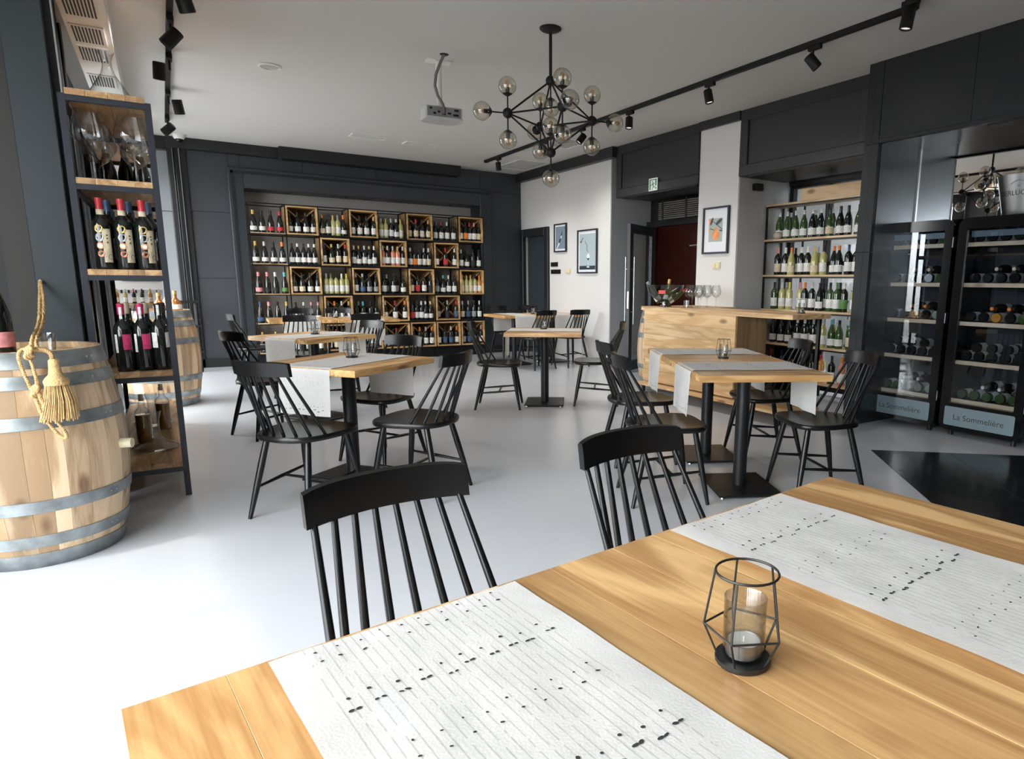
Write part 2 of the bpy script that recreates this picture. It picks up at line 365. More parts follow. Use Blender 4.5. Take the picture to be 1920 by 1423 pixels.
# ---- bar room seen through the opening
w2 = struct(empty('wall_bar_room'))
pale = mat('pale_bar_wall', (0.42, 0.45, 0.47), 0.5)
sbox('wall_section', pale, -0.02, 0.26, 11.95, 12.1, 2.31, CZ, parent=w2)
sbox('wall_section', pale, -0.02, 0.26, 11.95, 12.1, 0, 2.30, parent=w2)
sbox('wall_section', white_w, -3.0, 1.6, 15.3, 15.4, 0, CZ, parent=w2)
sbox('wall_section', white_w, 1.5, 1.6, 12.0, 15.3, 0, CZ, parent=w2)
sbox('wall_section', white_w, -3.1, -3.0, 11.6, 15.4, 2.3, CZ, parent=w2)
sbox('wall_section', white_w, -3.1, -3.0, 11.6, 15.4, 0, 1.3, parent=w2)
sbox('wall_section', white_w, -3.1, -3.0, 11.6, 12.6, 1.3, 2.3, parent=w2)  # gap left in this side wall, added to let daylight into the room
sbox('wall_section', white_w, -3.1, -0.7, 11.55, 11.65, 0, CZ, parent=w2)
# ---- right wall
wr = struct(empty('wall_right'))
sbox('wall_section', white_w, 5.74, 5.9, 8.45, 10.45, 0, CZ, parent=wr)
sbox('wall_section', white_w, 5.74, 5.9, 10.45, 11.5, 2.16, CZ, parent=wr)
sbox('wall_section', white_w, 5.74, 5.9, 11.32, 11.5, 0, 2.16, parent=wr)
sbox('reveal', grey_w, 5.752, 6.6, 8.444, 8.6, 0, CZ, parent=wr)
sbox('column', white_w, 5.74, 6.72, 5.785, 6.475, 0, CZ, parent=wr)
sbox('reveal', grey_w, 5.752, 6.7, 5.777, 5.785, 0, 2.56, parent=wr)  # thin grey skin over the column side, darker than its front
sbox('wall_section', trim_m, 6.6, 6.75, 3.9, 8.5, 2.52, CZ, parent=wr)
sbox('wall_section', trim_m, 5.86, 5.95, 10.4, 11.45, 0, 2.3, parent=wr)  # backing added behind the door leaf to block a light leak
sbox('wall_section', trim_m, 5.72, 6.7, 3.96, 4.07, 0, CZ, parent=wr)
# door with dark casing near the corner
d1 = struct(empty('door_1'))
sbox('door_leaf', panel_b, 5.80, 5.84, 10.47, 11.30, 0.01, 2.14, parent=d1)
sbox('door_casing', trim_m, 5.69, 5.76, 10.345, 10.47, 0, 2.28, parent=d1, c=0.006)
sbox('door_casing', trim_m, 5.69, 5.76, 11.30, 11.42, 0, 2.28, parent=d1, c=0.006)
sbox('door_casing', trim_m, 5.69, 5.76, 10.47, 11.30, 2.14, 2.28, parent=d1, c=0.006)
MB().cyl((5.78, 11.2, 1.05), (5.78, 11.08, 1.05), 0.012).obj('door_handle', brushed, d1, 30)
# crown and over-door / over-rack headers with frame moulding
sbox('trim_4', trim_m, 5.64, 5.74, 8.28, 11.45, 3.13, CZ)
sbox('trim_5', trim_m, 5.70, 5.74, 5.775, 6.475, 3.18, CZ)
head_m = mat('shaded_header_paint', (0.018, 0.018, 0.021), 0.45)  # panel paint made darker, standing in for light falloff on the right
def header(name, y0, y1):
    h = struct(empty(name))
    sbox('header_panel', head_m, 5.735, 6.5, y0, y1, 2.557, CZ, parent=h)
    w = 0.12
    for q in ((y0, y1, 2.557, 2.557+w), (y0, y1, CZ-w, CZ), (y0, y0+w, 2.557+w, CZ-w), (y1-w, y1, 2.557+w, CZ-w)):
        sbox('frame_strip', trim_m if q[2] > 3 else head_m, 5.712, 5.737, *q, parent=h, c=0.006)
    sbox('bead', steel_blk, 5.72, 5.76, y0+0.02, y1-0.15, 2.535, 2.557, parent=h)
    return h
header('trim_6', 6.478, 8.275); header('trim_7', 4.075, 5.772)
# doorway with raised slat blind, glazed leaf standing open, hall beyond
dw = struct(empty('door_2'))
sbox('door_frame', steel_blk, 6.42, 6.52, 6.475, 8.45, 2.18, 2.26, parent=dw)
sbox('door_frame', steel_blk, 6.42, 6.52, 8.36, 8.444, 0, 2.18, parent=dw)
sbox('overpanel', steel_blk, 6.5, 6.6, 6.475, 8.45, 2.26, 2.6, parent=dw)
LW, LH = 0.92, 2.17
lf = empty('door_leaf', (6.50, 8.36, 0.0), math.atan2(-0.45, -0.80)); lf.parent = dw
MB().box(0, 0.11, -0.025, 0.025, 0.02, LH).box(LW-0.11, LW, -0.025, 0.025, 0.02, LH).box(0.11, LW-0.11, -0.025, 0.025, LH-0.13, LH).box(0.11, LW-0.11, -0.025, 0.025, 0.02, 0.16).obj('leaf_frame', panel_b, lf)
MB().box(0.11, LW-0.11, -0.004, 0.004, 0.16, LH-0.13).obj('pane', thin_gl, lf)
for sy in (-1, 1):
    MB().tube([(LW-0.06, 0.07*sy, 0.72), (LW-0.06, 0.07*sy, 1.70)], 0.012, 10).cyl((LW-0.06, 0, 0.9), (LW-0.06, 0.07*sy, 0.9), 0.009).cyl((LW-0.06, 0, 1.52), (LW-0.06, 0.07*sy, 1.52), 0.009).obj('pull_handle', brushed, lf, 30)
MB().box(LW-0.003, LW+0.002, -0.012, 0.012, 0.95, 1.2).obj('lock_plate', brushed, lf)
hall = struct(empty('wall_hall'))
redw = mat('oxblood_wall', (0.085, 0.018, 0.010), 0.45, var=0.3, vscale=2)
sbox('wall_section', redw, 8.2, 8.3, 6.0, 11.0, 0, CZ, parent=hall)
sbox('wall_section', redw, 6.75, 8.3, 10.4, 10.5, 0, CZ, parent=hall)
sbox('wall_section', grey_w, 6.75, 8.3, 5.9, 6.0, 0, CZ, parent=hall)
slat = mat('blind_slats', (0.10, 0.095, 0.088), 0.6)
bl = empty('slat_blind', (6.33, 7.2, 2.26), 0, 'raised dark slatted blind bundled above the doorway', 'blind')
for k in range(9): MB().box(-0.028, 0.028, -0.70, 0.80, k*0.028, k*0.028+0.017).obj('slat', slat, bl)
for yy in (-0.5, 0.15, 0.68): MB().box(-0.034, -0.030, yy, yy+0.035, -0.005, 0.27).obj('tape', iron, bl)
# hall details: door closer arm and small exit pictogram over the hall door
dc = MB().bar((8.15, 9.0, 2.02), (8.05, 9.28, 2.0), 0.02, 0.02).bar((8.05, 9.28, 2.0), (8.15, 9.5, 1.96), 0.02, 0.02).obj('door_closer', brushed)
tag(dc, 'bent metal door closer arm on the dark red wall', 'door closer')
# ---- right front: pilaster, steel niche with mirror above the wine fridges
pn = struct(empty('wall_right_front'))
mt_p = mat('shaded_graphite_panel', (0.015, 0.016, 0.018), 0.5, 0.0, 0.3, var=0.06, vscale=2)  # graphite base colour lowered to carry the light falloff at right
for z0, z1 in ((0, 0.70), (0.70, 1.63), (1.63, 2.585), (2.585, CZ)):
    sbox('pilaster_panel', mt_p, 5.49, 5.75, 3.875, 3.955, z0+0.002, z1-0.002, parent=pn)
    sbox('pilaster_panel', mt_p, 5.485, 6.7, 3.805, 3.870, z0+0.002, z1-0.002, parent=pn)
for y0, y1 in ((2.995, 3.805), (2.05, 2.995), (1.1, 2.05), (-2.7, 1.1)):
    sbox('upper_panel', mt_p, 5.49, 5.53, y0+0.002, y1-0.002, 2.62, CZ, parent=pn)
sbox('lip', mt_p, 5.485, 5.53, -2.7, 3.803, 2.585, 2.617, parent=pn)
stl = mat('dark_brushed_steel', (0.10, 0.11, 0.12), 0.25, 0.85, bump=0.02, bscale=200)
for y0, y1 in ((2.995, 3.803), (2.05, 2.993), (1.1, 2.048)):
    sbox('soffit_panel', stl, 5.53, 6.7, y0, y1, 2.600, 2.62, parent=pn)
for yy in (2.78, 2.42): sbox('soffit_slot', steel_blk, 5.64, 5.78, yy, yy+0.16, 2.597, 2.601, parent=pn)
sbox('niche_side', stl, 5.53, 6.7, 3.799, 3.805, 0, 2.6, parent=pn)
sbox('niche_back', mt_p, 6.70, 6.8, -2.7, 3.9, 0, CZ, parent=pn)
sbox('wall_section', mt_p, 5.49, 6.8, -2.7, 1.1, 0, 2.62, parent=pn)
sbox('mirror', mirror_m, 6.14, 6.15, 2.66, 3.795, 1.93, 2.60, parent=pn)
sbox('mirror', mirror_m, 6.14, 6.15, 1.1, 2.645, 1.93, 2.60, parent=pn)
sbox('mirror_strip', brushed, 6.125, 6.15, 2.645, 2.66, 1.93, 2.60, parent=pn)
sbox('mirror_strip', brushed, 6.128, 6.15, 3.785, 3.799, 1.93, 2.60, parent=pn)
# window behind the bottle rack, with a rendered house wall and hedge across the yard
window('window_5', 'X', 6.66, 4.07, 5.78, 0.05, 2.55, 3, rails=(1.55,))
sbox('wall_yard', mat('yard_render', (0.050, 0.040, 0.034), 0.8, var=0.35, vscale=2), 9.6, 9.7, 1.0, 14.0, 0, 4.2)
sbox('ground_yard', mat('yard_paving', (0.25, 0.24, 0.22), 0.8), 6.8, 9.6, 2.0, 6.0, -0.06, -0.001)

# ================================================================ tables, runners, candle holders
TZ, TS = 0.805, 0.80
cloth = None
def make_cloth():
    m, nt, b = nodes_of('printed_linen'); N = nt.nodes.new; L = nt.links.new
    uv = N('ShaderNodeUVMap'); sep = N('ShaderNodeSeparateXYZ'); L(uv.outputs[0], sep.inputs[0])
    def math_(op, a, bb=None):
        q = N('ShaderNodeMath'); q.operation = op
        for i, x in enumerate((a, bb)):
            if x is None: continue
            if isinstance(x, (int, float)): q.inputs[i].default_value = x
            else: L(x, q.inputs[i])
        return q.outputs[0]
    nz = N('ShaderNodeTexNoise'); nz.inputs['Scale'].default_value = 30; L(uv.outputs[0], nz.inputs['Vector'])
    fr = math_('FRACT', math_('DIVIDE', sep.outputs[0], 0.0135))
    line = math_('LESS_THAN', math_('ABSOLUTE', math_('SUBTRACT', fr, 0.5)), 0.075)
    inner = math_('LESS_THAN', math_('ABSOLUTE', sep.outputs[0]), 0.158)
    brk = math_('MULTIPLY', math_('GREATER_THAN', nz.outputs[0], 0.42), 0.38)
    k = math_('MULTIPLY', math_('MULTIPLY', line, inner), brk)
    mx = N('ShaderNodeMixRGB'); mx.inputs[1].default_value = (0.74, 0.735, 0.72, 1); mx.inputs[2].default_value = (0.24, 0.235, 0.23, 1)
    L(k, mx.inputs[0]); L(mx.outputs[0], b.inputs['Base Color'])
    b.inputs['Roughness'].default_value = 0.9; b.inputs['Specular IOR Level'].default_value = 0.2
    wv = N('ShaderNodeTexNoise'); wv.inputs['Scale'].default_value = 240; L(uv.outputs[0], wv.inputs['Vector'])
    big = N('ShaderNodeTexNoise'); big.inputs['Scale'].default_value = 9; L(uv.outputs[0], big.inputs['Vector'])
    sm = math_('ADD', math_('MULTIPLY', wv.outputs[0], 0.10), big.outputs[0])
    bp = N('ShaderNodeBump'); bp.inputs['Strength'].default_value = 0.6; bp.inputs['Distance'].default_value = 0.008
    L(sm, bp.inputs['Height']); L(bp.outputs[0], b.inputs['Normal'])
    tl = N('ShaderNodeBsdfTranslucent'); tl.inputs[0].default_value = (0.7, 0.69, 0.66, 1)
    ms = N('ShaderNodeMixShader'); ms.inputs[0].default_value = 0.18
    out = nt.nodes['Material Output']; L(b.outputs[0], ms.inputs[1]); L(tl.outputs[0], ms.inputs[2]); L(ms.outputs[0], out.inputs[0])
    return m
cloth = make_cloth()
ink = mat('black_print_ink', (0.03, 0.03, 0.032), 0.9)
RW, DROP = 0.40, 0.29
def run_pt(u, s, off=0.0):
    # u across, s along (0 = middle of the table); follows table top then hangs over both ends
    h = TS/2+0.004; rr = 0.012; a = abs(s); sg = 1 if s > 0 else -1
    wob = 0.0012*math.sin(u*31+s*9)+0.0010*math.sin(s*23-u*17)
    if a <= h-rr: return (u, s, 0.0035+abs(wob)+off)
    arc = rr*math.pi/2
    if a <= h-rr+arc:
        t = (a-(h-rr))/rr; return (u, sg*((h-rr)+(rr+off)*math.sin(t)), 0.0035-rr+(rr+off)*math.cos(t))
    d = a-(h-rr+arc); flare = 0.03*d+0.006*math.sin(u*26+sg)*d/DROP
    return (u*(1-0.05*d/DROP), sg*(h+off+flare+0.002), 0.0035-rr-d)
def make_runner_mesh():
    L_ = TS/2+DROP; ns, nu = 64, 14; vs_, fs, uvs = [], [], []
    for i in range(ns+1):
        s = -L_+2*L_*i/ns
        for j in range(nu+1):
            u = -RW/2+RW*j/nu; vs_.append(run_pt(u, s)); uvs.append((u, s))
    for i in range(ns):
        for j in range(nu): a = i*(nu+1)+j; fs.append((a, a+1, a+nu+2, a+nu+1))
    me = bpy.data.meshes.new('table_runner'); me.from_pydata(vs_, [], fs)
    ul = me.uv_layers.new(name='UVMap')
    for lp in me.loops: ul.data[lp.index].uv = uvs[lp.vertex_index]
    me.polygons.foreach_set('use_smooth', [True]*len(me.polygons)); me.materials.append(cloth)
    return me
def make_notes_mesh():
    r = random.Random(3); b = MB(); L_ = TS/2+DROP
    pairs = [(-L_+0.03, 1.0), (-L_+0.20, 0.6), (-0.34, 1.0), (-0.20, 0.7), (-0.06, 1.15), (0.08, 0.8), (0.21, 1.0), (0.34, 0.85), (L_-0.20, 0.6), (L_-0.035, 1.0)]
    for s0, k in pairs:
        for row in (0, 1):
            for c in range(10):
                u = -0.145+c*0.0322+r.uniform(-0.004, 0.004); s = s0+row*0.026+r.uniform(-0.003, 0.003)+(0.006 if c % 2 else 0)
                for rep in range(2 if (row == 0 and k >= 1) else 1):
                    du = rep*0.009; a = 0.0045*k*r.uniform(0.7, 1.15)*(1 if row == 0 else 0.62); bb = 0.0026*k*r.uniform(0.7, 1.2)
                    th = r.uniform(-0.5, 0.5); P = []
                    for q in range(7):
                        an = 2*math.pi*q/7; x, y = a*math.cos(an), bb*math.sin(an)
                        P.append(run_pt(u+du+x*math.cos(th)-y*math.sin(th), s+x*math.sin(th)+y*math.cos(th), 0.0009))
                    b.add(P, [tuple(range(7))])
    me = bpy.data.meshes.new('printed_notes'); me.from_pydata(b.v, [], b.f); me.materials.append(ink)
    return me
run_me, note_me = make_runner_mesh(), make_notes_mesh()
PW = [(-0.40, -0.285), (-0.285, -0.13), (-0.13, -0.02), (-0.02, 0.135), (0.135, 0.25), (0.25, 0.40)]
plank_me = [MB().box(a+0.0001, b-0.0001, -0.40, 0.40, 0.765-TZ, 0.0, 0.0005).mesh('plank', oak) for a, b in PW]
pole_me = MB().cyl((0, 0, 0.022), (0, 0, 0.765), 0.044, n=24).mesh('pole', steel_blk, 40)
base_me = MB().box(-0.25, 0.25, -0.21, 0.21, 0.012, 0.024, 0.003).mesh('base_plate', steel_blk)
glide_me = MB().cyl((0, 0, 0), (0, 0, 0.013), 0.018, 0.014, 10).mesh('glide', chrome, 40)
mount_me = MB().box(-0.15, 0.15, -0.15, 0.15, 0.757, 0.766).mesh('mounting_plate', steel_blk)
def table(x, y, deg, label, rlabel, off=0.0, sx=1.0, run=True):
    t = empty('dining_table', (x, y, 0), R(deg), label, 'table', 'oak pedestal dining tables'); t.scale = (sx, 1, 1)
    for me in plank_me: link('plank', me, t, (0, 0, TZ))
    link('pole', pole_me, t); link('base_plate', base_me, t); link('mounting_plate', mount_me, t)
    for q in ((-0.22, -0.18), (0.22, -0.18), (-0.22, 0.18), (0.22, 0.18)): link('glide', glide_me, t, (q[0], q[1], 0))
    if run:
        a = R(deg); px, py = x+off*math.cos(a), y+off*math.sin(a)
        r_ = link('table_runner', run_me, None, (px, py, TZ), a); tag(r_, rlabel, 'table runner', 'printed linen table runners')
        link('printed_notes', note_me, r_)['kind'] = 'stuff'
        r_.scale = (sx, 1, 1)
    return t
table(0.350, 0.575, 6.4, 'large oak table filling the lower left foreground, cut off by the picture edge', 'white printed runner across the nearest table, left of the foreground candle', off=-0.035)
table(1.145, 0.664, 6.4, 'oak table at lower right foreground joined to the nearest table', 'white printed runner at lower right, beyond the foreground candle', off=-0.045)
table(0.967, 4.496, 36.65-90, 'oak table at left centre with four black chairs around it', 'white runner hanging over the front of the left centre table', off=0.02)
table(1.155, 6.735, 29.5-90, 'oak table just behind the left centre table, third from the bottle wall', 'greyish shaded runner on the table behind the left centre table', off=0.05)
a56 = -26.48; ux, uy = math.cos(R(a56)), math.sin(R(a56)); vx, vy = -uy, ux
for k, lb, rl_, of in ((-1, 'oak table at right centre, nearer half of the pair before the bar', 'white runner on the nearer table of the pair before the bar', 0.014),
                       (1, 'oak table pushed against the bar side, farther half of the right pair', 'white runner on the farther table of the pair before the bar', 0.09)):
    table(3.255+k*0.403*vx, 3.329+k*0.403*vy, a56+90, lb, rl_, off=of)
table(3.431, 6.306, 58.4, 'single oak table in the middle of the room with one pedestal', 'white runner seen edge on across the middle table', off=0.03)
table(1.50, 9.59, -4, 'far oak table before the left half of the bottle wall', 'runner on the far left table before the bottle wall')
table(2.31, 9.53, -4, 'far oak table before the middle of the bottle wall', 'runner hanging behind chairs at the middle of the bottle wall')
table(4.665, 9.60, 0, 'far oak table near the corner door, left one of two', 'pale runner on the left table near the corner door', sx=0.88)
table(5.388, 9.62, 0, 'far oak table against the white wall under the pictures', 'pale runner on the table under the wall pictures', sx=0.86)

# wire candle holders
wire = mat('black_wire', (0.012, 0.012, 0.012), 0.4)
wax = mat('white_wax', (0.82, 0.82, 0.80), 0.5)
alu = mat('tealight_cup', (0.32, 0.33, 0.34), 0.35, 0.8)
def ring(r, z, n=28): return [(r*math.cos(2*math.pi*i/n), r*math.sin(2*math.pi*i/n), z) for i in range(n)]
cage = MB().tube(ring(0.043, 0.135), 0.0018, 6, closed=True)
V5 = [(0.056*math.cos(2*math.pi*i/5+0.5), 0.056*math.sin(2*math.pi*i/5+0.5), 0.052) for i in range(5)]
for i in range(5):
    p = V5[i]; q = V5[(i+1) % 5]; a = 2*math.pi*i/5+0.5
    cage.cyl(p, (0.043*math.cos(a), 0.043*math.sin(a), 0.135), 0.0016, n=6).cyl(p, q, 0.0016, n=6).cyl(p, (0.036*math.cos(a), 0.036*math.sin(a), 0.008), 0.0016, n=6)
cage_me = cage.mesh('wire_cage', wire, 40)
cb_me = MB().lathe([(0, 0), (0.037, 0), (0.039, 0.003), (0.039, 0.009), (0, 0.009)], 28).mesh('base_disc', wire, 30)
cup_me = MB().lathe([(0.0, 0.0105), (0.027, 0.0105), (0.0285, 0.014), (0.0295, 0.098), (0.0285, 0.0985), (0.0275, 0.097), (0.0265, 0.015), (0.0, 0.013)], 28).mesh('glass_cup', clear, 40)
tl_me = MB().lathe([(0, 0.0135), (0.024, 0.0135), (0.025, 0.034), (0.0235, 0.034), (0.023, 0.032)], 24).mesh('tealight_cup', alu, 40)
wx_me = MB().lathe([(0, 0.030), (0.006, 0.0305), (0.023, 0.0325)], 24).cyl((0, 0, 0.03), (0.001, 0, 0.038), 0.0008, n=5).mesh('candle_wax', wax, 40)
def candle(x, y, z, rz, label):
    c = empty('candle_holder', (x, y, z), rz, label, 'candle holder', 'black wire candle holders')
    for n_, me in (('wire_cage', cage_me), ('base_disc', cb_me), ('glass_cup', cup_me), ('tealight_cup', tl_me), ('candle_wax', wx_me)): link(n_, me, c)
candle(0.636, 0.590, TZ, 0.6, 'black wire candle holder in the foreground on bare oak')
candle(1.025, 4.617, TZ+0.005, 0.2, 'wire candle holder on the left centre table runner')
candle(1.177, 6.78, TZ+0.005, 0.9, 'wire candle holder on the table behind the left centre one')
candle(3.30, 3.40, TZ, 0.3, 'wire candle holder between the two runners before the bar')
candle(3.50, 6.45, TZ+0.005, 1.2, 'wire candle holder on the single middle table')
candle(1.955, 9.66, TZ, 0.0, 'tiny wire candle holder on the far table by the bottle wall')
candle(5.02, 9.62, TZ+0.002, 0.0, 'tiny candle holder on the far tables near the corner door')
candle(5.19, 4.30, 1.051, 0.4, 'wire candle holder on the right end of the bar counter')

# ================================================================ spindle chairs
def chair_meshes():
    out = []
    half = [(0.0, 0.232), (0.12, 0.228), (0.19, 0.205), (0.232, 0.15), (0.238, 0.06), (0.222, -0.05), (0.195, -0.14), (0.15, -0.20), (0.08, -0.232), (0.0, -0.24)]
    # smooth outline
    pts = half+[(-x, y) for x, y in half[-2:0:-1]]
    n = len(pts); sm = []
    for i in range(n):
        p0, p1, p2, p3 = pts[i-1], pts[i], pts[(i+1) % n], pts[(i+2) % n]
        for t in (0, 0.33, 0.66):
            sm.append(tuple(0.5*((2*p1[k])+(-p0[k]+p2[k])*t+(2*p0[k]-5*p1[k]+4*p2[k]-p3[k])*t*t+(-p0[k]+3*p1[k]-3*p2[k]+p3[k])*t**3) for k in (0, 1)))
    b = MB(); m = len(sm); lay = [(0.93, 0.452), (0.985, 0.456), (1.0, 0.466), (1.0, 0.478), (0.975, 0.487), (0.80, 0.485), (0.45, 0.480)]
    for sc_, z in lay: b.v += [(x*sc_, y*sc_, z) for x, y in sm]
    for k in range(len(lay)-1):
        for i in range(m): j = (i+1) % m; b.f.append((k*m+i, k*m+j, (k+1)*m+j, (k+1)*m+i))
    b.f.append(tuple(range(m))[::-1]); b.f.append(tuple((len(lay)-1)*m+i for i in range(m)))
    out.append(('seat', b.mesh('seat', black, 50)))
    def rail_y(x): return -0.318+0.046*(x/0.184)**2
    b = MB(); ns = 18; sec = [(-0.011, 0.0), (0.011, 0.0), (0.012, 0.06), (0.010, 0.078), (-0.004, 0.081), (-0.011, 0.074)]
    for i in range(ns+1):
        x = -0.184+0.368*i/ns; y = rail_y(x); e = 1-0.10*abs(x/0.184)**6
        for dy, dz in sec: b.v.append((x, y+dy-0.012*(dz/0.08), 0.830+dz*e))
    k = len(sec)
    for i in range(ns):
        for j in range(k): b.f.append((i*k+j, i*k+(j+1) % k, (i+1)*k+(j+1) % k, (i+1)*k+j))
    b.f.append(tuple(range(k))); b.f.append(tuple(ns*k+j for j in range(k))[::-1])
    out.append(('top_rail', b.mesh('top_rail', black, 40)))
    for i in range(8):
        t = (i-3.5)/3.5; x1 = 0.165*t; p1 = Vector((x1, rail_y(x1), 0.838))
        p0 = Vector((0.196*math.sin(t*1.18)/math.sin(1.18), -0.196+0.135*abs(t)**2.3, 0.478))
        mid = p0.lerp(p1, 0.35)
        out.append(('spindle', MB().tube([p0, mid, p1], [0.0085, 0.0098, 0.0075], 8).mesh('spindle', black, 60)))
    tops = {'fl': (-0.155, 0.145), 'fr': (0.155, 0.145), 'bl': (-0.14, -0.14), 'br': (0.14, -0.14)}
    feet = {'fl': (-0.215, 0.222), 'fr': (0.215, 0.222), 'bl': (-0.203, -0.246), 'br': (0.203, -0.246)}
    def on(k_, z): a, c = tops[k_], feet[k_]; t = 1-z/0.458; return Vector((a[0]+(c[0]-a[0])*t, a[1]+(c[1]-a[1])*t, z))
    for k_ in tops:
        out.append(('leg', MB().tube([on(k_, 0.458), on(k_, 0.30), on(k_, 0.18), on(k_, 0.0)], [0.0175, 0.0195, 0.018, 0.0115], 12).mesh('leg', black, 60)))
    mids = []
    for a, c in (('fl', 'bl'), ('fr', 'br')):
        p, q = on(a, 0.205), on(c, 0.175); mids.append(p.lerp(q, 0.47))
        out.append(('side_stretcher', MB().tube([p, p.lerp(q, 0.5), q], [0.0075, 0.0115, 0.0075], 8).mesh('side_stretcher', black, 60)))
    out.append(('cross_stretcher', MB().tube([mids[0], mids[0].lerp(mids[1], 0.5), mids[1]], [0.0075, 0.0105, 0.0075], 8).mesh('cross_stretcher', black, 60)))
    return out
CH = chair_meshes()
def chair(x, y, deg, label):
    c = empty('spindle_chair', (x, y, 0), R(deg), label, 'chair', 'black spindle back chairs')
    for n_, me in CH: link(n_, me, c)
for q in ((0.409, 1.128, -173.5, 'black spindle chair backing onto the nearest table, left foreground'),
          (1.106, 1.190, -175.5, 'black spindle chair at the nearest tables, right foreground'),
          (0.606, 3.987, -51.6, 'black spindle chair at left centre table seen from behind, beside the runner'),
          (1.267, 3.987, 39.7, 'black chair at the right front side of the left centre table'),
          (1.282, 4.924, 122.2, 'black chair behind the left centre table, facing the camera'),
          (0.680, 6.232, -67.7, 'black chair at the far left side, in front of the dark wall panel'),
          (0.93, 9.25, -84, 'black chair at the left end of the far tables, beside the bottle wall'),
          (1.214, 8.201, 160, 'black chair seen over the second left table, before a pale runner'),
          (1.62, 10.25, 176, 'half hidden black chair between far left table and bottle wall'),
          (2.104, 8.858, 0, 'black chair with its back to us at the far middle table'),
          (1.546, 6.982, 114.6, 'black chair at the right side of the second left table'),
          (2.12, 10.2, 170, 'half hidden black chair behind the far middle table'),
          (2.918, 6.363, -120, 'black chair at the left side of the single middle table'),
          (3.91, 6.02, 56, 'black chair with grey highlights at the right of the middle table'),
          (4.734, 8.981, 8.4, 'black chair before the left table near the corner door'),
          (5.36, 9.0, 4, 'black chair before the white wall under the pictures'),
          (4.84, 10.25, -172, 'dim black chair behind the left table near the corner door'),
          (5.40, 10.30, 176, 'dim black chair nearest the corner door'),
          (2.529, 3.095, -112, 'black chair left of the right centre pair, nearer one'),
          (2.919, 3.873, -107.9, 'black chair left of the right centre pair, farther one'),
          (3.443, 2.664, 66.9, 'black chair right of the right centre pair, before the wine fridges'),
          (3.830, 3.484, 66.3, 'black chair right of the right centre pair, before the bottle rack')):
    chair(*q)

# ================================================================ bottles
GL = {'k': mat('dark_bottle_glass', (0.008, 0.010, 0.009), 0.08, spec=0.6), 'g': mat('green_bottle_glass', (0.035, 0.07, 0.02), 0.08, spec=0.6),
      'y': mat('straw_wine_glass', (0.42, 0.40, 0.16), 0.1, spec=0.6), 'r': mat('rose_wine_glass', (0.62, 0.22, 0.13), 0.1, spec=0.6), 'a': mat('amber_wine_glass', (0.45, 0.20, 0.04), 0.1, spec=0.6)}
PAL = {'k': ('black', (0.015, 0.015, 0.017)), 'w': ('white', (0.74, 0.73, 0.70)), 'c': ('cream', (0.66, 0.57, 0.40)), 'g': ('gold', (0.58, 0.40, 0.12)), 'r': ('red', (0.48, 0.03, 0.04)),
       'o': ('orange', (0.80, 0.22, 0.03)), 'b': ('blue', (0.05, 0.10, 0.20)), 'p': ('pink', (0.70, 0.28, 0.30)), 's': ('silver', (0.55, 0.56, 0.58)), 'y': ('yellow', (0.72, 0.60, 0.10)),
       'n': ('green', (0.09, 0.22, 0.06)), 't': ('turquoise', (0.10, 0.45, 0.55)), 'm': ('magenta', (0.52, 0.03, 0.13)), 'i': ('grey', (0.30, 0.30, 0.31))}
def pm(k, kind):
    nm, c = PAL[k]
    if kind == 'cap': return mat('capsule_'+nm, c, 0.35, 0.25 if k in 'gs' else 0.0)
    m_ = 'paper_'+nm
    return mat(m_, c, 0.75, var=0.25, vscale=45)
PROF = {'B': ([(0, 0), (0.039, 0), (0.0405, 0.006), (0.0405, 0.200), (0.038, 0.215), (0.026, 0.235), (0.0155, 0.250), (0.0145, 0.262)], (0.0145, 0.248, 0.322), (0.035, 0.135)),
        'U': ([(0, 0), (0.042, 0), (0.0435, 0.006), (0.0435, 0.150), (0.041, 0.175), (0.030, 0.215), (0.018, 0.250), (0.0150, 0.270)], (0.0150, 0.262, 0.318), (0.030, 0.105)),
        'C': ([(0, 0), (0.045, 0), (0.047, 0.008), (0.047, 0.130), (0.044, 0.165), (0.032, 0.215), (0.020, 0.258), (0.0170, 0.280)], (0.0185, 0.245, 0.330), (0.032, 0.092))}
NAMES = {'k': 'dark', 'g': 'green', 'y': 'pale', 'r': 'rose', 'a': 'amber'}
BM = {}
def bottle_meshes(code):
    if code in BM: return BM[code]
    sh, g, lb, cp = code
    prof, (cr, c0, c1), (l0, l1) = PROF[sh]
    body = MB().lathe(prof, 18).mesh('wine_bottle', GL[g], 50)
    rr = prof[2][0]+0.0007
    lab = MB().lathe([(rr, l0), (rr, l1)], 14, a0=R(-90-105), a1=R(-90+105)).mesh('label', pm(lb, 'label'), 60)
    cap = MB().lathe([(cr+0.0006, c0), (cr+0.0008, c1-0.012), (cr+0.0016, c1-0.011), (cr+0.0016, c1-0.003), (cr, c1), (0, c1)], 14).mesh('capsule', pm(cp, 'cap'), 40)
    BM[code] = (body, lab, cap)
    return BM[code]
def bottle(code, loc, rz, label, group, rot=None, sc_=1.0):
    b, l, c = bottle_meshes(code)
    o = link('wine_bottle', b, None, loc)
    o.rotation_euler = rot if rot else (0, 0, rz)
    if sc_ != 1.0: o.scale = (sc_,)*3
    tag(o, label, 'bottle', group)
    link('label', l, o); link('capsule', c, o)
    return o
HID = []
def hidden(code, loc, rz=0, rot=None, sc_=1.0): HID.append((code, loc, rot if rot else (0, 0, rz), sc_))
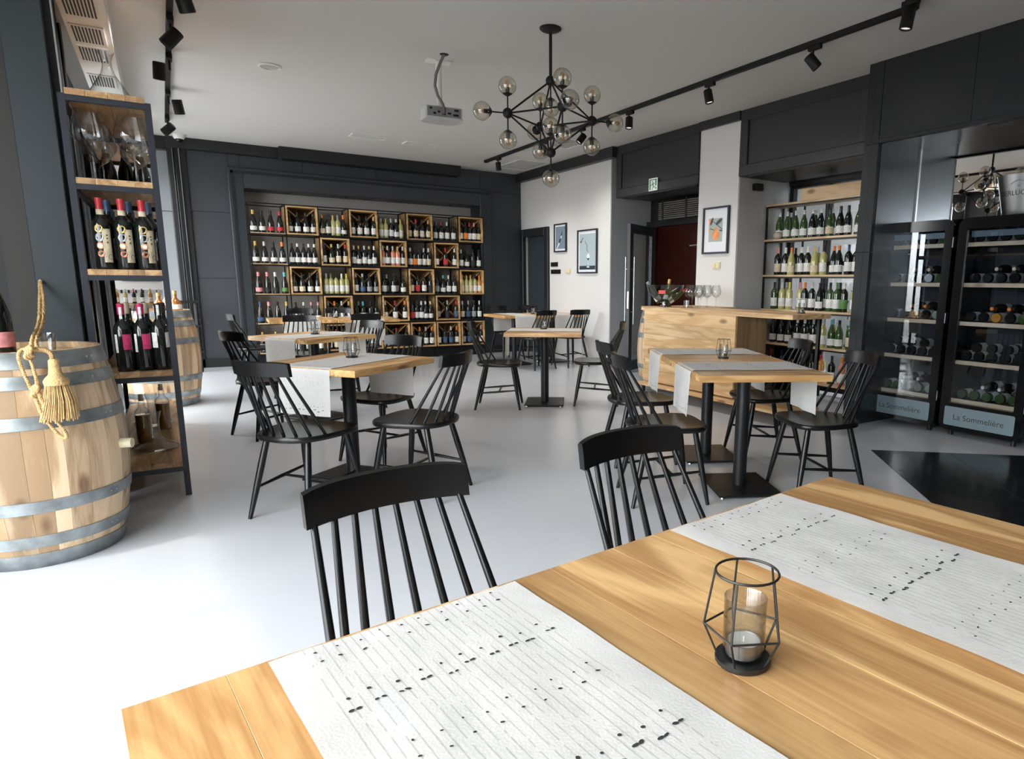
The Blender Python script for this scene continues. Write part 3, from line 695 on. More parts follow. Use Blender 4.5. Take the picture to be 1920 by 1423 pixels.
def build_hidden(name, label):
    mats, V, Fc, MI = [], [], [], []
    for code, loc, rot, k in HID:
        mw = Matrix.Translation(loc) @ __import__('mathutils').Euler(rot).to_matrix().to_4x4() @ Matrix.Scale(k, 4)
        for me in bottle_meshes(code):
            m_ = me.materials[0]
            if m_ not in mats: mats.append(m_)
            n = len(V); V += [tuple(mw @ v.co) for v in me.vertices]
            for p_ in me.polygons: Fc.append(tuple(i+n for i in p_.vertices)); MI.append(mats.index(m_))
    me = bpy.data.meshes.new(name); me.from_pydata(V, [], Fc)
    for m_ in mats: me.materials.append(m_)
    me.polygons.foreach_set('material_index', MI); me.polygons.foreach_set('use_smooth', [True]*len(Fc)); me.set_sharp_from_angle(angle=R(50))
    o = link(name, me); tag(o, label, 'bottles'); o['kind'] = 'stuff'
def desc(code): return '%s-capped %s bottle' % (PAL[code[3]][0], NAMES[code[1]])

# ================================================================ bottle wall in the niche
RX = [1.133, 1.634, 2.102, 2.556, 3.013, 3.473, 3.932, 4.385, 4.850]
RZ = [2.445, 2.000, 1.545, 1.092, 0.645, 0.190]
FY, BYK = 11.20, 11.62
rack = empty('wine_rack', (0, 0, 0), 0, 'wide black steel rack filling the back wall niche, stacked with wine', 'wine rack')
def bar(n, m, p, *a): return MB().box(*a).obj(n, m, p)
pt = 0.016
for i, x in enumerate(RX):
    for y in (FY, BYK): bar('upright', steel_blk, rack, x-pt/2, x+pt/2, y-pt/2, y+pt/2, 0.0, RZ[0])
for z in RZ:
    for y in (FY, BYK): bar('cross_bar', steel_blk, rack, RX[0], RX[-1], y-pt/2, y+pt/2, z-pt, z)
    for x in RX: bar('depth_bar', steel_blk, rack, x-pt/2, x+pt/2, FY, BYK, z-pt, z)
bar('plinth', steel_blk, rack, RX[0], RX[-1], FY+0.06, FY+0.08, 0, 0.17)
CELLS = {
 (0, 0): ('Ckwg', 'Ckwk', 'Ckrk', 'Ckrr'), (0, 1): ('Ukwk', 'Ukwk', 'Ukwk', 'Ukwk'), (0, 2): ('Ukco', 'Bkwk', 'Bycg', 'Bywi', 'Ckwo'), (0, 3): ('Bkwk', 'Bkwk', 'Bkwk', 'Bkwg'),
 (0, 4): ('Byws', 'Bywg', 'Bkws', 'Ukww', 'Bywg'), (0, 5): ('Bkck', 'Bkcr', 'Bkwk', 'Bkcg'), (0, 6): ('Bkwk', 'Bkwr', 'Bkww', 'Bkwk'), (0, 7): ('Bkwk', 'Bkok', 'Bkwr', 'Bkwp', 'Bkck'),
 (1, 0): ('Ckwg', 'Ckws', 'Ckwk', 'Ckwo'), (1, 1): ('Ukwk', 'Ukww', 'Ukwk', 'Ukww', 'Ukww'), (1, 2): ('Bkwb', 'Ukcy', 'Bkcs', 'Bkcr'), (1, 3): ('Bkww', 'Ukwg', 'Bkws', 'Ukwg', 'Bkww'),
 (1, 4): ('Brww', 'Bkww', 'Brws', 'Brwg', 'Bkww'), (1, 5): ('Bkww', 'Bkok', 'Bkwk', 'Bkws', 'Bkcw'), (1, 6): ('Bkwk', 'Bkrr', 'Bkww'), (1, 7): ('Bkws', 'Ukwk', 'Bkkk', 'Bkwk'),
 (2, 0): ('Ckpp', 'Ckkp', 'Ckkw', 'Cknt'), (2, 1): ('Ukwk', 'Ukck', 'Ukwk', 'Ukwk'), (2, 2): ('Byws', 'Bywn', 'Bywk', 'Byww', 'Bywy'), (2, 3): ('Bkws', 'Ukbs', 'Ukik', 'Ukik'),
 (2, 4): ('Bkwk', 'Bkwk', 'Ukwk'), (2, 5): ('Bkck', 'Bkrk', 'Bkwk', 'Bkkk'), (2, 6): ('Bkik', 'Ukwt', 'Bkww', 'Bkwk'), (2, 7): ('Bycg', 'Bycg', 'Bycg', 'Bywk', 'Bawo'),
 (3, 0): ('Ckbb', 'Ckkp', 'Ckkk', 'Ckkg'), (3, 1): ('Bkwk', 'Ukww', 'Ukwp', 'Ukwp'), (3, 2): ('Bkwi', 'Bkwo', 'Bkws', 'Bkwg'), (3, 3): ('Bkkk', 'Bkwt', 'Bkkk', 'Bkwk'),
 (3, 4): ('Bkww', 'Bkwr', 'Bkwo'), (3, 5): ('Bkrk', 'Bkwk', 'Bkww', 'Ukww', 'Ukwc'), (3, 6): ('Bkik', 'Bkks', 'Bkbr'), (3, 7): ('Bkcw', 'Bkbs', 'Bkik', 'Bkww'),
 (4, 0): ('Bkwg', 'Bkwg', 'Bkwg'), (4, 1): ('Bkwk', 'Bkwk', 'Bkwk', 'Bkwk'), (4, 2): ('Bkwn', 'Bkcr', 'Bkwk', 'Bkwr'), (4, 3): ('Bkwk', 'Bkws', 'Bkwo', 'Bkwk'),
 (4, 4): ('Ukwn', 'Ukwr', 'Bkwk'), (4, 5): ('Bkwo', 'Bkwo', 'Bkws', 'Bkwo'), (4, 6): ('Bkwk', 'Bkbk', 'Bkbs', 'Bkwo'), (4, 7): ('Bkik', 'Bkbk', 'Bkwr', 'Bkwp')}
CRATE = {(0, 1), (0, 3), (0, 5), (0, 7), (1, 2), (1, 4), (1, 6), (2, 1), (2, 3), (2, 5), (2, 7), (3, 2), (3, 4), (3, 6), (4, 2), (4, 3), (4, 4), (4, 5), (4, 6), (4, 7)}
ROWN = ['top', 'second', 'third', 'fourth', 'bottom']
cw, chh, cd, bt = 0.432, 0.425, 0.40, 0.022
crate_parts = [('top_board', MB().box(-cw/2, cw/2, 0, cd, chh-bt, chh, 0.002)), ('bottom_board', MB().box(-cw/2, cw/2, 0, cd, 0, bt, 0.002)),
               ('side_board', MB().box(-cw/2, -cw/2+bt, 0, cd, bt, chh-bt, 0.002)), ('side_board', MB().box(cw/2-bt, cw/2, 0, cd, bt, chh-bt, 0.002)),
               ('cross_slat', MB().bar((-cw/2+bt+0.008, 0.25, bt+0.012), (cw/2-bt-0.008, 0.25, chh-bt-0.012), 0.28, 0.014, (0, 0, 1))),
               ('cross_slat', MB().bar((cw/2-bt-0.008, 0.256, bt+0.012), (-cw/2+bt+0.008, 0.256, chh-bt-0.012), 0.27, 0.014, (0, 0, 1))),
               ('back_board', MB().box(-cw/2+bt, cw/2-bt, cd-0.008, cd, bt, chh-bt))]
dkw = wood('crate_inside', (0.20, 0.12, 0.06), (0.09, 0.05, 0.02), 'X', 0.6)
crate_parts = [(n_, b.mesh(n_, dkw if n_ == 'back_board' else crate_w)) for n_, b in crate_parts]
for (r_, c_), bl_ in CELLS.items():
    xc = (RX[c_]+RX[c_+1])/2; wd = RX[c_+1]-RX[c_]; z0 = RZ[r_+1]; incr = (r_, c_) in CRATE
    if incr:
        k = empty('wooden_crate', (xc, FY-0.03, z0+0.001), 0, 'oak crate with X divider, %s row, %s bay of the bottle wall' % (ROWN[r_], ORD[c_]), 'crate', 'oak crates in the bottle wall')
        k.scale = ((wd-0.02)/cw, 1, 1)
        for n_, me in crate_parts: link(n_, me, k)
        zb, yb, span = z0+bt+0.002, FY+0.035, wd-0.13
    else:
        sh_ = wood('rack_board_x', (0.60, 0.44, 0.28), (0.42, 0.27, 0.14), 'X', 0.5, 0.12) if c_ == 0 else steel_blk
        bar('shelf_board', sh_, rack, RX[c_]+pt/2, RX[c_+1]-pt/2, FY-0.005, BYK, z0, z0+0.014)
        zb, yb, span = z0+0.015, FY+0.06, wd-0.14
    n = len(bl_)
    for i, code in enumerate(bl_):
        x = xc-span/2+span*(i/(n-1) if n > 1 else 0.5)+rnd.uniform(-0.006, 0.006)
        bottle(code, (x, yb+rnd.uniform(-0.008, 0.015), zb), rnd.uniform(-0.3, 0.3), '%s, %s from left, %s row %s bay of bottle wall' % (desc(code), ORD[i], ROWN[r_], ORD[c_]), 'bottles standing in the bottle wall', sc_=0.98)
    # a second file of bottles behind, where the open bays show it
    if not incr and c_ > 2:
        for i in range(n-1):
            code = 'Bkwk' if (r_+c_+i) % 3 else 'Bkiw'
            x = xc-span/2+span*(i+0.5)/(n-1)
            hidden(code, (x, yb+0.12, zb), sc_=0.98)
    # one bottle lying in the upper V of some crates
    if incr and (r_+c_) % 3 != 1:
        hidden('Bkwk', (xc+0.012, FY+0.10, z0+0.275), rot=(R(-90), 0, 0), sc_=0.86)

# ================================================================ bottle rack on the right wall
SX = 6.20; SZ = [2.269, 1.859, 1.439, 1.030, 0.621, 0.21]
rk = empty('wall_shelf_rack', (0, 0, 0), 0, 'tall black framed wall rack with pale shelves and wine, beside the fridges', 'wine rack')
for y in (4.11, 5.755):
    for x in (SX+0.012, SX+0.30): bar('upright', steel_blk, rk, x-0.01, x+0.01, y-0.01, y+0.01, 0, SZ[0])
for y in (4.60, 5.10, 5.42):
    bar('divider_bar', steel_blk, rk, SX+0.28, SX+0.30, y-0.008, y+0.008, 0, SZ[0])
for z in SZ:
    bar('shelf_board', rack_w, rk, SX-0.004, SX+0.30, 4.11, 5.765, z-0.022, z)
    bar('shelf_rail', steel_blk, rk, SX+0.002, SX+0.012, 4.11, 5.765, z-0.040, z-0.022)
bar('low_panel', steel_blk, rk, SX+0.31, SX+0.325, 5.05, 5.765, 0.0, 1.0)
RKR = [('Ugws', 'Ugws', 'Ugws', 'Ugws', 'Ukws', 'Ukws', 'Ugck', 'Ukwk', 'Ukwk', 'Ugwk', 'Uyww', 'Bywb'),
       ('Bkcp', 'Bkww', 'Uyco', 'Bkww', 'Bkww', 'Uycg', 'Bywk', 'Ukwo', 'Ukwo', 'Bkwb', 'Bkwb', 'Bkwr', 'Bkwr'),
       ('Bgwk', 'Byws', 'Bywy', 'Bywp', 'Bkwo', 'Bkws', 'Ukwk', 'Bgwk', 'Bgwn', 'Bknw', 'Bywn', 'Bkwg', 'Bgkk'),
       ('Ukwk', 'Ukwk', 'Ukwk', 'Bkws', 'Bkws', 'Bkwi', 'Byws', 'Ugwt', 'Ugwk', 'Bgct', 'Ukwk', 'Bkww'),
       ('Bkkr', 'Bkkk', 'Bkrk', 'Bkwk', 'Bkck', 'Bawr', 'Bkwk', 'Brwo', 'Bkwk', 'Bkwk')]
RKN = ['top', 'second', 'third', 'fourth', 'lowest']
for r_, row in enumerate(RKR):
    n = len(row)
    for i, code in enumerate(row):
        y = 5.62-(5.62-4.28)*i/(n-1)+rnd.uniform(-0.012, 0.012)
        bottle(code, (SX+0.085+rnd.uniform(-0.01, 0.01)+(0.05 if r_ in (1, 2) and i % 4 == 3 else 0), y, SZ[r_+1]+0.001), R(-90)+rnd.uniform(-0.3, 0.3),
               '%s, %s from left on %s bottle shelf of right wall rack' % (desc(code), ORD[i], RKN[r_]), 'bottles on the right wall rack', sc_=1.0)
    for i in range(n-1):
        if (i*7+r_*3) % 5 < 2:
            y = 5.62-(5.62-4.28)*(i+0.5)/(n-1); code = 'Ugws' if r_ == 0 else ('Bkwk' if i % 2 else 'Byws')
            hidden(code, (SX+0.215, y, SZ[r_+1]+0.001), R(-90))
# pine presentation boxes and a stone ball on the rack
pine = wood('pine_box', (0.66, 0.46, 0.27), (0.48, 0.3, 0.14), 'Y', 0.5, 0.08)
pb = empty('pine_box', (SX+0.03, 4.75, SZ[0]+0.001), 0, 'flat pine wine box lying on top of the right wall rack', 'box')
for a in ((0, 0.24, -0.33, 0.52, 0.0, 0.012), (0, 0.24, -0.33, 0.52, 0.128, 0.14), (0, 0.012, -0.33, 0.52, 0.012, 0.128), (0.228, 0.24, -0.33, 0.52, 0.012, 0.128), (0.012, 0.228, -0.33, -0.318, 0.012, 0.128), (0.012, 0.228, 0.508, 0.52, 0.012, 0.128)):
    bar('board', pine, pb, *a)
sb = MB().lathe([(0.055*math.sin(R(a)), -0.045*math.cos(R(a))+0.045) for a in range(0, 181, 15)], 20, (SX+0.05, 5.60, SZ[1]+0.001)).obj('stone_ball', mat('beige_stone', (0.52, 0.43, 0.35), 0.8, var=0.15, vscale=30), None, 60)
tag(sb, 'round beige stone candle on the top bottle shelf', 'candle')
sp = MB().box(5.95, 6.07, 5.70, 5.775, 2.42, 2.50, 0.006).obj('wall_speaker', iron)
tag(sp, 'small black box speaker in the corner above the right wall rack', 'speaker')

# ================================================================ barrels
BHT, RB, RH = 1.01, 0.376, 0.308
def brad(z): t = (z-BHT/2)/(BHT/2); return RB-(RB-RH)*(abs(t)**1.9)
NS = 26
def stave_mesh(a0, a1):
    b = MB(); zs = [BHT*i/12 for i in range(13)]; g = 0.0005/RB
    for z in zs:
        for rr in (brad(z), brad(z)-0.025):
            for j in range(3):
                a = a0+g+(a1-a0-2*g)*j/2; b.v.append((rr*math.cos(a), rr*math.sin(a), z))
    for i in range(12):
        o, p = i*6, (i+1)*6
        for j in range(2):
            b.f.append((o+j, o+j+1, p+j+1, p+j)); b.f.append((o+3+j, p+3+j, p+4+j, o+4+j))
        b.f.append((o, p, p+3, o+3)); b.f.append((o+2, o+5, p+5, p+2))
    for o in (0, 72): b.f += [(o, o+1, o+4, o+3), (o+1, o+2, o+5, o+4)]
    return b.mesh('stave', stave_w, 40)
wsum = [rnd.uniform(0.7, 1.35) for _ in range(NS)]; tot = sum(wsum); acc = 0; stv = []
for w_ in wsum: stv.append(stave_mesh(2*math.pi*acc/tot, 2*math.pi*(acc+w_)/tot)); acc += w_
hoops = []
for z0, z1 in ((0.0, 0.075), (0.105, 0.165), (0.275, 0.335), (0.665, 0.725), (0.845, 0.905), (0.935, 1.008)):
    hoops.append(MB().lathe([(brad(z0)+0.001, z0), (brad(z0)+0.004, z0+0.001), (brad(z1)+0.004, z1-0.001), (brad(z1)+0.001, z1)], 48).mesh('hoop', hoop_m, 60))
headb = []
for i in range(6):
    x0 = -0.285+0.57*i/6; x1 = x0+0.57/6-0.002
    y_ = math.sqrt(max(0.0, 0.284**2-max(abs(x0), abs(x1))**2)); y2 = math.sqrt(max(0, 0.284**2-min(abs(x0), abs(x1))**2))
    P = [(x0, -(y2 if abs(x0) < abs(x1) else y_)), (x1, -(y_ if abs(x0) < abs(x1) else y2)), (x1, (y_ if abs(x0) < abs(x1) else y2)), (x0, (y2 if abs(x0) < abs(x1) else y_))]
    headb.append(MB().prism(P, BHT-0.05, BHT-0.028).mesh('head_board', oak_pale))
rivet_me = MB().lathe([(0, 0.004), (0.004, 0.003), (0.006, 0)], 8, axis='X').mesh('rivet', brushed, 60)
def barrel(x, y, rz, label, rivets=False):
    b = empty('wine_barrel', (x, y, 0), rz, label, 'barrel', 'oak wine barrels')
    for me in stv: link('stave', me, b)
    hs = [link('hoop', me, b) for me in hoops]
    for me in headb: link('head_board', me, b)
    if rivets:
        for h, zc, aa in ((hs[5], 0.97, -35), (hs[4], 0.875, -36), (hs[3], 0.695, -33), (hs[2], 0.305, -37), (hs[1], 0.135, -35)):
            for d in (0, 5.5):
                a = R(aa+d)-rz; rr = brad(zc)+0.004
                o = link('rivet', rivet_me, h, (rr*math.cos(a), rr*math.sin(a), zc)); o.rotation_euler = (0, 0, a)
    b.scale = (1, 1, 0.99)
    return b
b1 = barrel(-0.60, 4.10, 0.4, 'oak barrel at the left edge with a rope tassel hanging over it', True)
ab = R(-21)-0.4
MB().cyl((0.37*math.cos(ab), 0.37*math.sin(ab), 0.52), (0.425*math.cos(ab), 0.425*math.sin(ab), 0.52), 0.026, 0.024, 18).obj('bung', mat('pale_bung', (0.66, 0.60, 0.42), 0.6), b1, 40)
barrel(-0.10, 8.30, 1.7, 'oak barrel farther back beside the shelving unit and dark wall')
barrel(5.275, 6.455, 0.9, 'oak barrel half hidden at the left end of the bar counter')

# rope tassel hanging from a hook on the pier over the barrel
rope_m = mat('hemp_rope', (0.58, 0.38, 0.17), 0.85, bump=0.5, bscale=160, var=0.25, vscale=70)
tas = empty('rope_tassel', (-0.572, 4.79, 1.305), 0, 'straw coloured rope tassel hung on the pier over the left barrel', 'tassel')
def rope(path, r, n=60):
    P = [Vector(p)-Vector((-0.572, 4.79, 1.305)) for p in path]
    out = []
    for i in range(n+1):
        t = i/n*(len(P)-1); k = min(int(t), len(P)-2); f_ = t-k
        p0, p1, p2, p3 = P[max(k-1, 0)], P[k], P[k+1], P[min(k+2, len(P)-1)]
        out.append(0.5*((2*p1)+(p2-p0)*f_+(2*p0-5*p1+4*p2-p3)*f_*f_+(3*p1-p0-3*p2+p3)*f_**3))
    return out
def twist(path, r, strands=3, pitch=0.024):
    b = MB(); L_ = 0; prev = None; pts = [[] for _ in range(strands)]
    for i, p in enumerate(path):
        if i: L_ += (path[i]-path[i-1]).length
        t = (path[min(i+1, len(path)-1)]-path[max(i-1, 0)]).normalized()
        u = t.cross(Vector((0, 1, 0.2))).normalized(); w = t.cross(u)
        for k in range(strands):
            a = 2*math.pi*(L_/pitch+k/strands); pts[k].append(p+(u*math.cos(a)+w*math.sin(a))*r*0.55)
    for k in range(strands): b.tube(pts[k], r*0.62, 6)
    return b
for dx in (-0.008, 0.008):
    twist(rope([(-0.572+dx*0.3, 4.785, 1.305), (-0.556+dx, 4.60, 1.20), (-0.535+dx, 4.30, 1.10), (-0.512+dx, 3.86, 1.045), (-0.50+dx, 3.775, 1.015)], 0.008), 0.0075).obj('cord', rope_m, tas, 60)
twist(rope([(-0.50, 3.77, 1.02), (-0.545, 3.755, 1.012), (-0.555, 3.74, 0.97), (-0.535, 3.72, 0.88), (-0.515, 3.71, 0.80), (-0.495, 3.695, 0.72), (-0.45, 3.69, 0.635), (-0.428, 3.69, 0.62), (-0.43, 3.69, 0.65), (-0.475, 3.695, 0.74), (-0.50, 3.70, 0.82), (-0.505, 3.715, 0.90), (-0.52, 3.74, 0.99)], 0.008, 120), 0.0075).obj('loop', rope_m, tas, 60)
for zc, xc in ((1.005, -0.515), (0.835, -0.512)):
    kb = MB()
    for q in range(3): kb.tube([(xc+0.572+(q-1)*0.008+0.004*math.sin(3*t), 3.715-4.79+0.020*math.cos(t), zc-1.305+0.020*math.sin(t)+(q-1)*0.006) for t in [2*math.pi*i/16 for i in range(16)]], 0.008, 8, closed=True)
    kb.obj('knot', rope_m, tas, 60)
twist(rope([(-0.52, 3.735, 1.012), (-0.47, 3.73, 1.012), (-0.445, 3.73, 0.995), (-0.442, 3.725, 0.955)], 0.008, 40), 0.009).obj('neck_cord', rope_m, tas, 60)
tc_ = (-0.435+0.572, 3.70-4.79, 0.86-1.305)
MB().lathe([(0.012, 0.115), (0.02, 0.108), (0.022, 0.07), (0.026, 0.045), (0.04, 0.03), (0.048, 0.015), (0.045, 0.0)], 20, tc_).obj('tassel_head', rope_m, tas, 60)
skirt = MB()
for i in range(170):
    a = rnd.uniform(0, 2*math.pi); q = math.sqrt(rnd.random()); r0 = 0.040*q; r1 = 0.075*q*rnd.uniform(0.85, 1.15); zl = -0.155+rnd.uniform(-0.012, 0.012)
    skirt.tube([(tc_[0]+r0*math.cos(a), tc_[1]+r0*math.sin(a)*0.7, tc_[2]+0.012), (tc_[0]+(r0+r1)*0.52*math.cos(a), tc_[1]+(r0+r1)*0.52*math.sin(a)*0.7, tc_[2]-0.07), (tc_[0]+r1*math.cos(a)-0.01, tc_[1]+r1*math.sin(a)*0.7, tc_[2]+zl)], 0.0026, 4)
o = skirt.obj('fringe', rope_m, tas, 60); o['kind'] = 'stuff'
MB().cyl((0, 0.012, 0), (0.0, -0.012, 0.004), 0.005, n=8).obj('hook', brushed, tas)
# things on the barrel tops
def champagne_big(x, y, z):
    bottle('Ckpk', (x, y, z), 0.5, 'dark sparkling wine bottle with pink label on the left barrel', None, sc_=1.15)
champagne_big(-0.652, 4.01, BHT-0.036)
gt = MB().lathe([(0, 0), (0.031, 0), (0.034, 0.003), (0.044, 0.095), (0.042, 0.095), (0.032, 0.012), (0, 0.010)], 24, (-0.49, 4.0, BHT-0.037)).obj('glass_tumbler', clear, None, 40)
tag(gt, 'clear glass tumbler standing on the left barrel behind the rope', 'glass')
cog = mat('cognac_glass', (0.30, 0.11, 0.02), 0.08, spec=0.6)
for i, (x, y, s_) in enumerate(((0.085, 8.22, 1.0), (0.02, 8.42, 1.05), (-0.06, 8.25, 0.9))):
    o = empty('spirit_bottle', (x, y, BHT-0.037), 0, ['round amber spirit bottle at the right edge of the rear barrel', 'taller amber spirit bottle in the middle of the rear barrel', 'small amber spirit bottle at the left of the rear barrel'][i], 'bottle', 'amber spirit bottles')
    o.scale = (s_, s_, s_)
    MB().lathe([(0, 0), (0.05, 0), (0.062, 0.03), (0.062, 0.08), (0.04, 0.125), (0.018, 0.15), (0.016, 0.19)], 18).obj('glass_body', cog, o, 50)
    MB().lathe([(0.0635, 0.035), (0.0635, 0.085)], 12, a0=R(-150), a1=R(-30)).obj('label', pm('w', 'label'), o, 50)
    MB().cyl((0, 0, 0.188), (0, 0, 0.225), 0.02, n=14).obj('stopper', pm('g', 'cap'), o, 40)

# ================================================================ shelving unit at the left
UX0, UX1, UY0, UY1 = -0.366, 0.014, 4.673, 7.05
su = empty('shelving_unit', (0, 0, 0), 0, 'black steel shelving unit with oak boards beside the left barrel', 'shelf')
for y in (UY0, 5.90, UY1):
    for x in (UX0, UX1): bar('post', steel_fr, su, x-0.016, x+0.016, y-0.016, y+0.016, 0, 2.29)
UZ = [2.29, 1.835, 1.345, 0.755, 0.19]
PLK = [(-0.35, -0.262), (-0.262, -0.163), (-0.163, -0.085), (-0.085, 0.002)]
for z in UZ:
    for a, b_ in PLK: bar('plank', shelf_w, su, a, b_-0.0015, UY0-0.012 if z < 2.2 else UY0-0.02, UY1+0.012, z-0.004, z+0.028)
    for y in (UY0, 5.90, UY1): bar('rail', steel_fr, su, UX0+0.016, UX1-0.016, y-0.014, y+0.014, z-0.034, z-0.004)
    for x in (UX0, UX1): bar('side_rail', steel_fr, su, x-0.012, x+0.012, UY0, UY1, z-0.034, z-0.004)
def T_(k): return UZ[k]+0.0285
# decanter on top
def decanter(loc, prof, label, sc_=1.0, m=clear, wine=None):
    o = link('decanter', MB().lathe(prof, 32).mesh('decanter', m, 50), None, loc); o.scale = (sc_,)*3
    tag(o, label, 'decanter', 'glass decanters')
    return o
D1 = [(0, 0.0), (0.085, 0.0), (0.10, 0.01), (0.095, 0.035), (0.065, 0.085), (0.035, 0.135), (0.024, 0.175), (0.024, 0.205), (0.032, 0.235), (0.042, 0.255)]
decanter((-0.155, 4.80, T_(0)), D1, 'clear glass decanter standing on top of the shelving unit', 0.96)
D2 = [(0, 0.0), (0.09, 0.0), (0.125, 0.012), (0.135, 0.025), (0.12, 0.042), (0.06, 0.065), (0.032, 0.10), (0.028, 0.16), (0.03, 0.20), (0.045, 0.262)]
decanter((-0.135, 5.05, T_(4)), D2, 'wide based glass decanter at the front of the bottom board', 1.0)
decanter((-0.16, 5.95, T_(4)), D2, 'wide based glass decanter farther back on the bottom board', 0.95)
oil = mat('olive_oil', (0.30, 0.15, 0.01), 0.1, spec=0.6)
for i, (x, y) in enumerate(((-0.20, 5.33), (-0.09, 5.78))):
    o = empty('oil_bottle', (x, y, T_(4)), 0, ['amber oil bottle behind the front decanter on the bottom board', 'dark oil bottle farther back on the bottom board'][i], 'bottle', 'oil bottles')
    MB().lathe([(0, 0), (0.045, 0), (0.047, 0.01), (0.047, 0.20), (0.04, 0.225), (0.019, 0.25), (0.018, 0.30), (0.021, 0.31)], 18).obj('glass_body', clear, o, 50)
    MB().lathe([(0, 0.006), (0.042, 0.006), (0.043, 0.195), (0.0, 0.196)], 18).obj('oil', oil, o, 50)
    MB().cyl((0, 0, 0.29), (0, 0, 0.335), 0.014, n=12).obj('cork', pm('c', 'label'), o, 40)
# big bowled wine glasses
WG = [(0, 0), (0.046, 0.0), (0.046, 0.003), (0.008, 0.008), (0.0045, 0.02), (0.0045, 0.115), (0.01, 0.128), (0.045, 0.150), (0.068, 0.185), (0.071, 0.205), (0.058, 0.262), (0.047, 0.300)]
wg_me = MB().lathe(WG, 28).mesh('wine_glass', clear, 60)
def wglass(loc, label, group, sc_=1.0):
    o = link('wine_glass', wg_me, None, loc); o.scale = (sc_,)*3; tag(o, label, 'wine glass', group); return o
gn = 0
for y_i, y in enumerate((4.79, 5.02, 5.25)):
    for x_i, x in enumerate((-0.268, -0.075)):
        wglass((x+(0.03 if y_i % 2 else 0), y, T_(1)), 'large wine glass on the second shelf, %s row from front, %s column' % (ORD[y_i], ('left', 'right')[x_i]), 'large wine glasses on the shelving unit', 1.26 if y_i == 0 else 1.12)
for i, (x, y) in enumerate(((-0.06, 5.75), (-0.15, 5.85), (-0.25, 5.75))):
    hidden('Ckww', (x, y, T_(1)), 0.4, sc_=1.1)
wglass((-0.115, 5.35, T_(3)), 'wine glass behind the bottles on the fourth shelf board', None, 1.25)
# wine with medals (third board) and magenta labels (fourth board)
medal = {k: mat('medal_'+k, c, 0.35, 0.5) for k, c in (('gold', (0.55, 0.38, 0.12)), ('grey', (0.35, 0.37, 0.38)), ('orange', (0.60, 0.25, 0.10)), ('bronze', (0.35, 0.13, 0.07)))}
crm = pm('c', 'label'); wht = pm('w', 'label')
def curved(r, z0, z1, a0, a1, m, nm, par): return MB().lathe([(r, z0), (r, z1)], 10, a0=R(a0), a1=R(a1)).obj(nm, m, par, 60)
def disc_on(r, ang, z, rad, m, nm, par):
    b = MB(); P = []
    for i in range(16):
        a = 2*math.pi*i/16; th = R(ang)+rad*math.cos(a)/r; P.append((r*math.cos(th), r*math.sin(th), z+rad*math.sin(a)))
    return b.add(P, [tuple(range(16))]).obj(nm, m, par)
big = MB().lathe([(0, 0), (0.040, 0), (0.0425, 0.006), (0.0425, 0.215), (0.039, 0.235), (0.026, 0.255), (0.0155, 0.272), (0.0150, 0.30)], 24).mesh('wine_bottle', GL['k'], 50)
capm = {}
def cap_mesh(k):
    if k not in capm: capm[k] = MB().lathe([(0.0158, 0.296), (0.0162, 0.335), (0.0172, 0.337), (0.0168, 0.352), (0, 0.354)], 16).mesh('capsule', pm(k, 'cap'), 40)
    return capm[k]
ring_me = MB().lathe([(0.0165, 0.268), (0.0172, 0.296)], 16).mesh('neck_band', crm, 50)
def fine_bottle(x, y, z, rz, capk, kind, label, sc_=1.12):
    o = link('wine_bottle', big, None, (x, y, z), rz); o.scale = (sc_,)*3; tag(o, label, 'bottle', 'bottles on the shelving unit')
    link('capsule', cap_mesh(capk), o)
    r_ = 0.0432
    if kind == 'medal':
        link('neck_band', ring_me, o)
        curved(r_, 0.035, 0.20, -85, -35, crm, 'label', o)
        for zc, k, rd in ((0.200, 'gold', 0.019), (0.158, 'grey', 0.0195), (0.117, 'orange', 0.016), (0.077, 'bronze', 0.016)): disc_on(r_+0.0006, -100, zc, rd, medal[k], 'medal', o)
        disc_on(r_+0.0012, -100, 0.117, 0.0105, wht, 'medal_centre', o)
        MB().tube([((r_+0.001)*math.cos(R(-50)+0.010*math.cos(t)/r_), (r_+0.001)*math.sin(R(-50)+0.010*math.cos(t)/r_), 0.062+0.012*math.sin(t)) for t in [i*0.5 for i in range(1, 12)]], 0.0008, 5).obj('printed_letter', GL['k'], o)
        for zc in (0.13, 0.15, 0.165): curved(r_+0.0006, zc, zc+0.006, -62, -54, GL['k'], 'printed_line', o)
    elif kind == 'magenta':
        curved(r_, 0.115, 0.195, -95, -45, pm('m', 'label'), 'label', o)
        curved(r_, 0.10, 0.195, -150, -128, wht, 'back_label', o); curved(0.017, 0.275, 0.335, -120, -75, wht, 'tax_strip', o)
    elif kind == 'plain':
        curved(r_, 0.12, 0.20, -150, -110, wht, 'label', o); curved(r_, 0.12, 0.20, -60, -20, wht, 'back_label', o); curved(0.0172, 0.29, 0.345, -110, -70, wht, 'tax_strip', o)
    else: curved(r_, 0.05, 0.16, -130, -50, wht, 'label', o)
    return o
for i, x in enumerate((-0.265, -0.165, -0.068)):
    fine_bottle(x, 4.74, T_(2), 0.1*i-0.1, 'r', 'medal', 'red-capped bottle with round medals on the third board, %s of three' % ('left', 'middle', 'right')[i])
    for j, y in enumerate((4.87,)):
        hidden('Bkwb', (x+0.035, 5.0, T_(2)), sc_=1.1); hidden('Bkwb', (x+0.035, 5.13, T_(2)), sc_=1.1)
        fine_bottle(x+0.03, y, T_(2), -0.2, 'b', 'w', 'blue-capped bottle behind the medal bottles, %s file' % ('left', 'middle', 'right')[i])
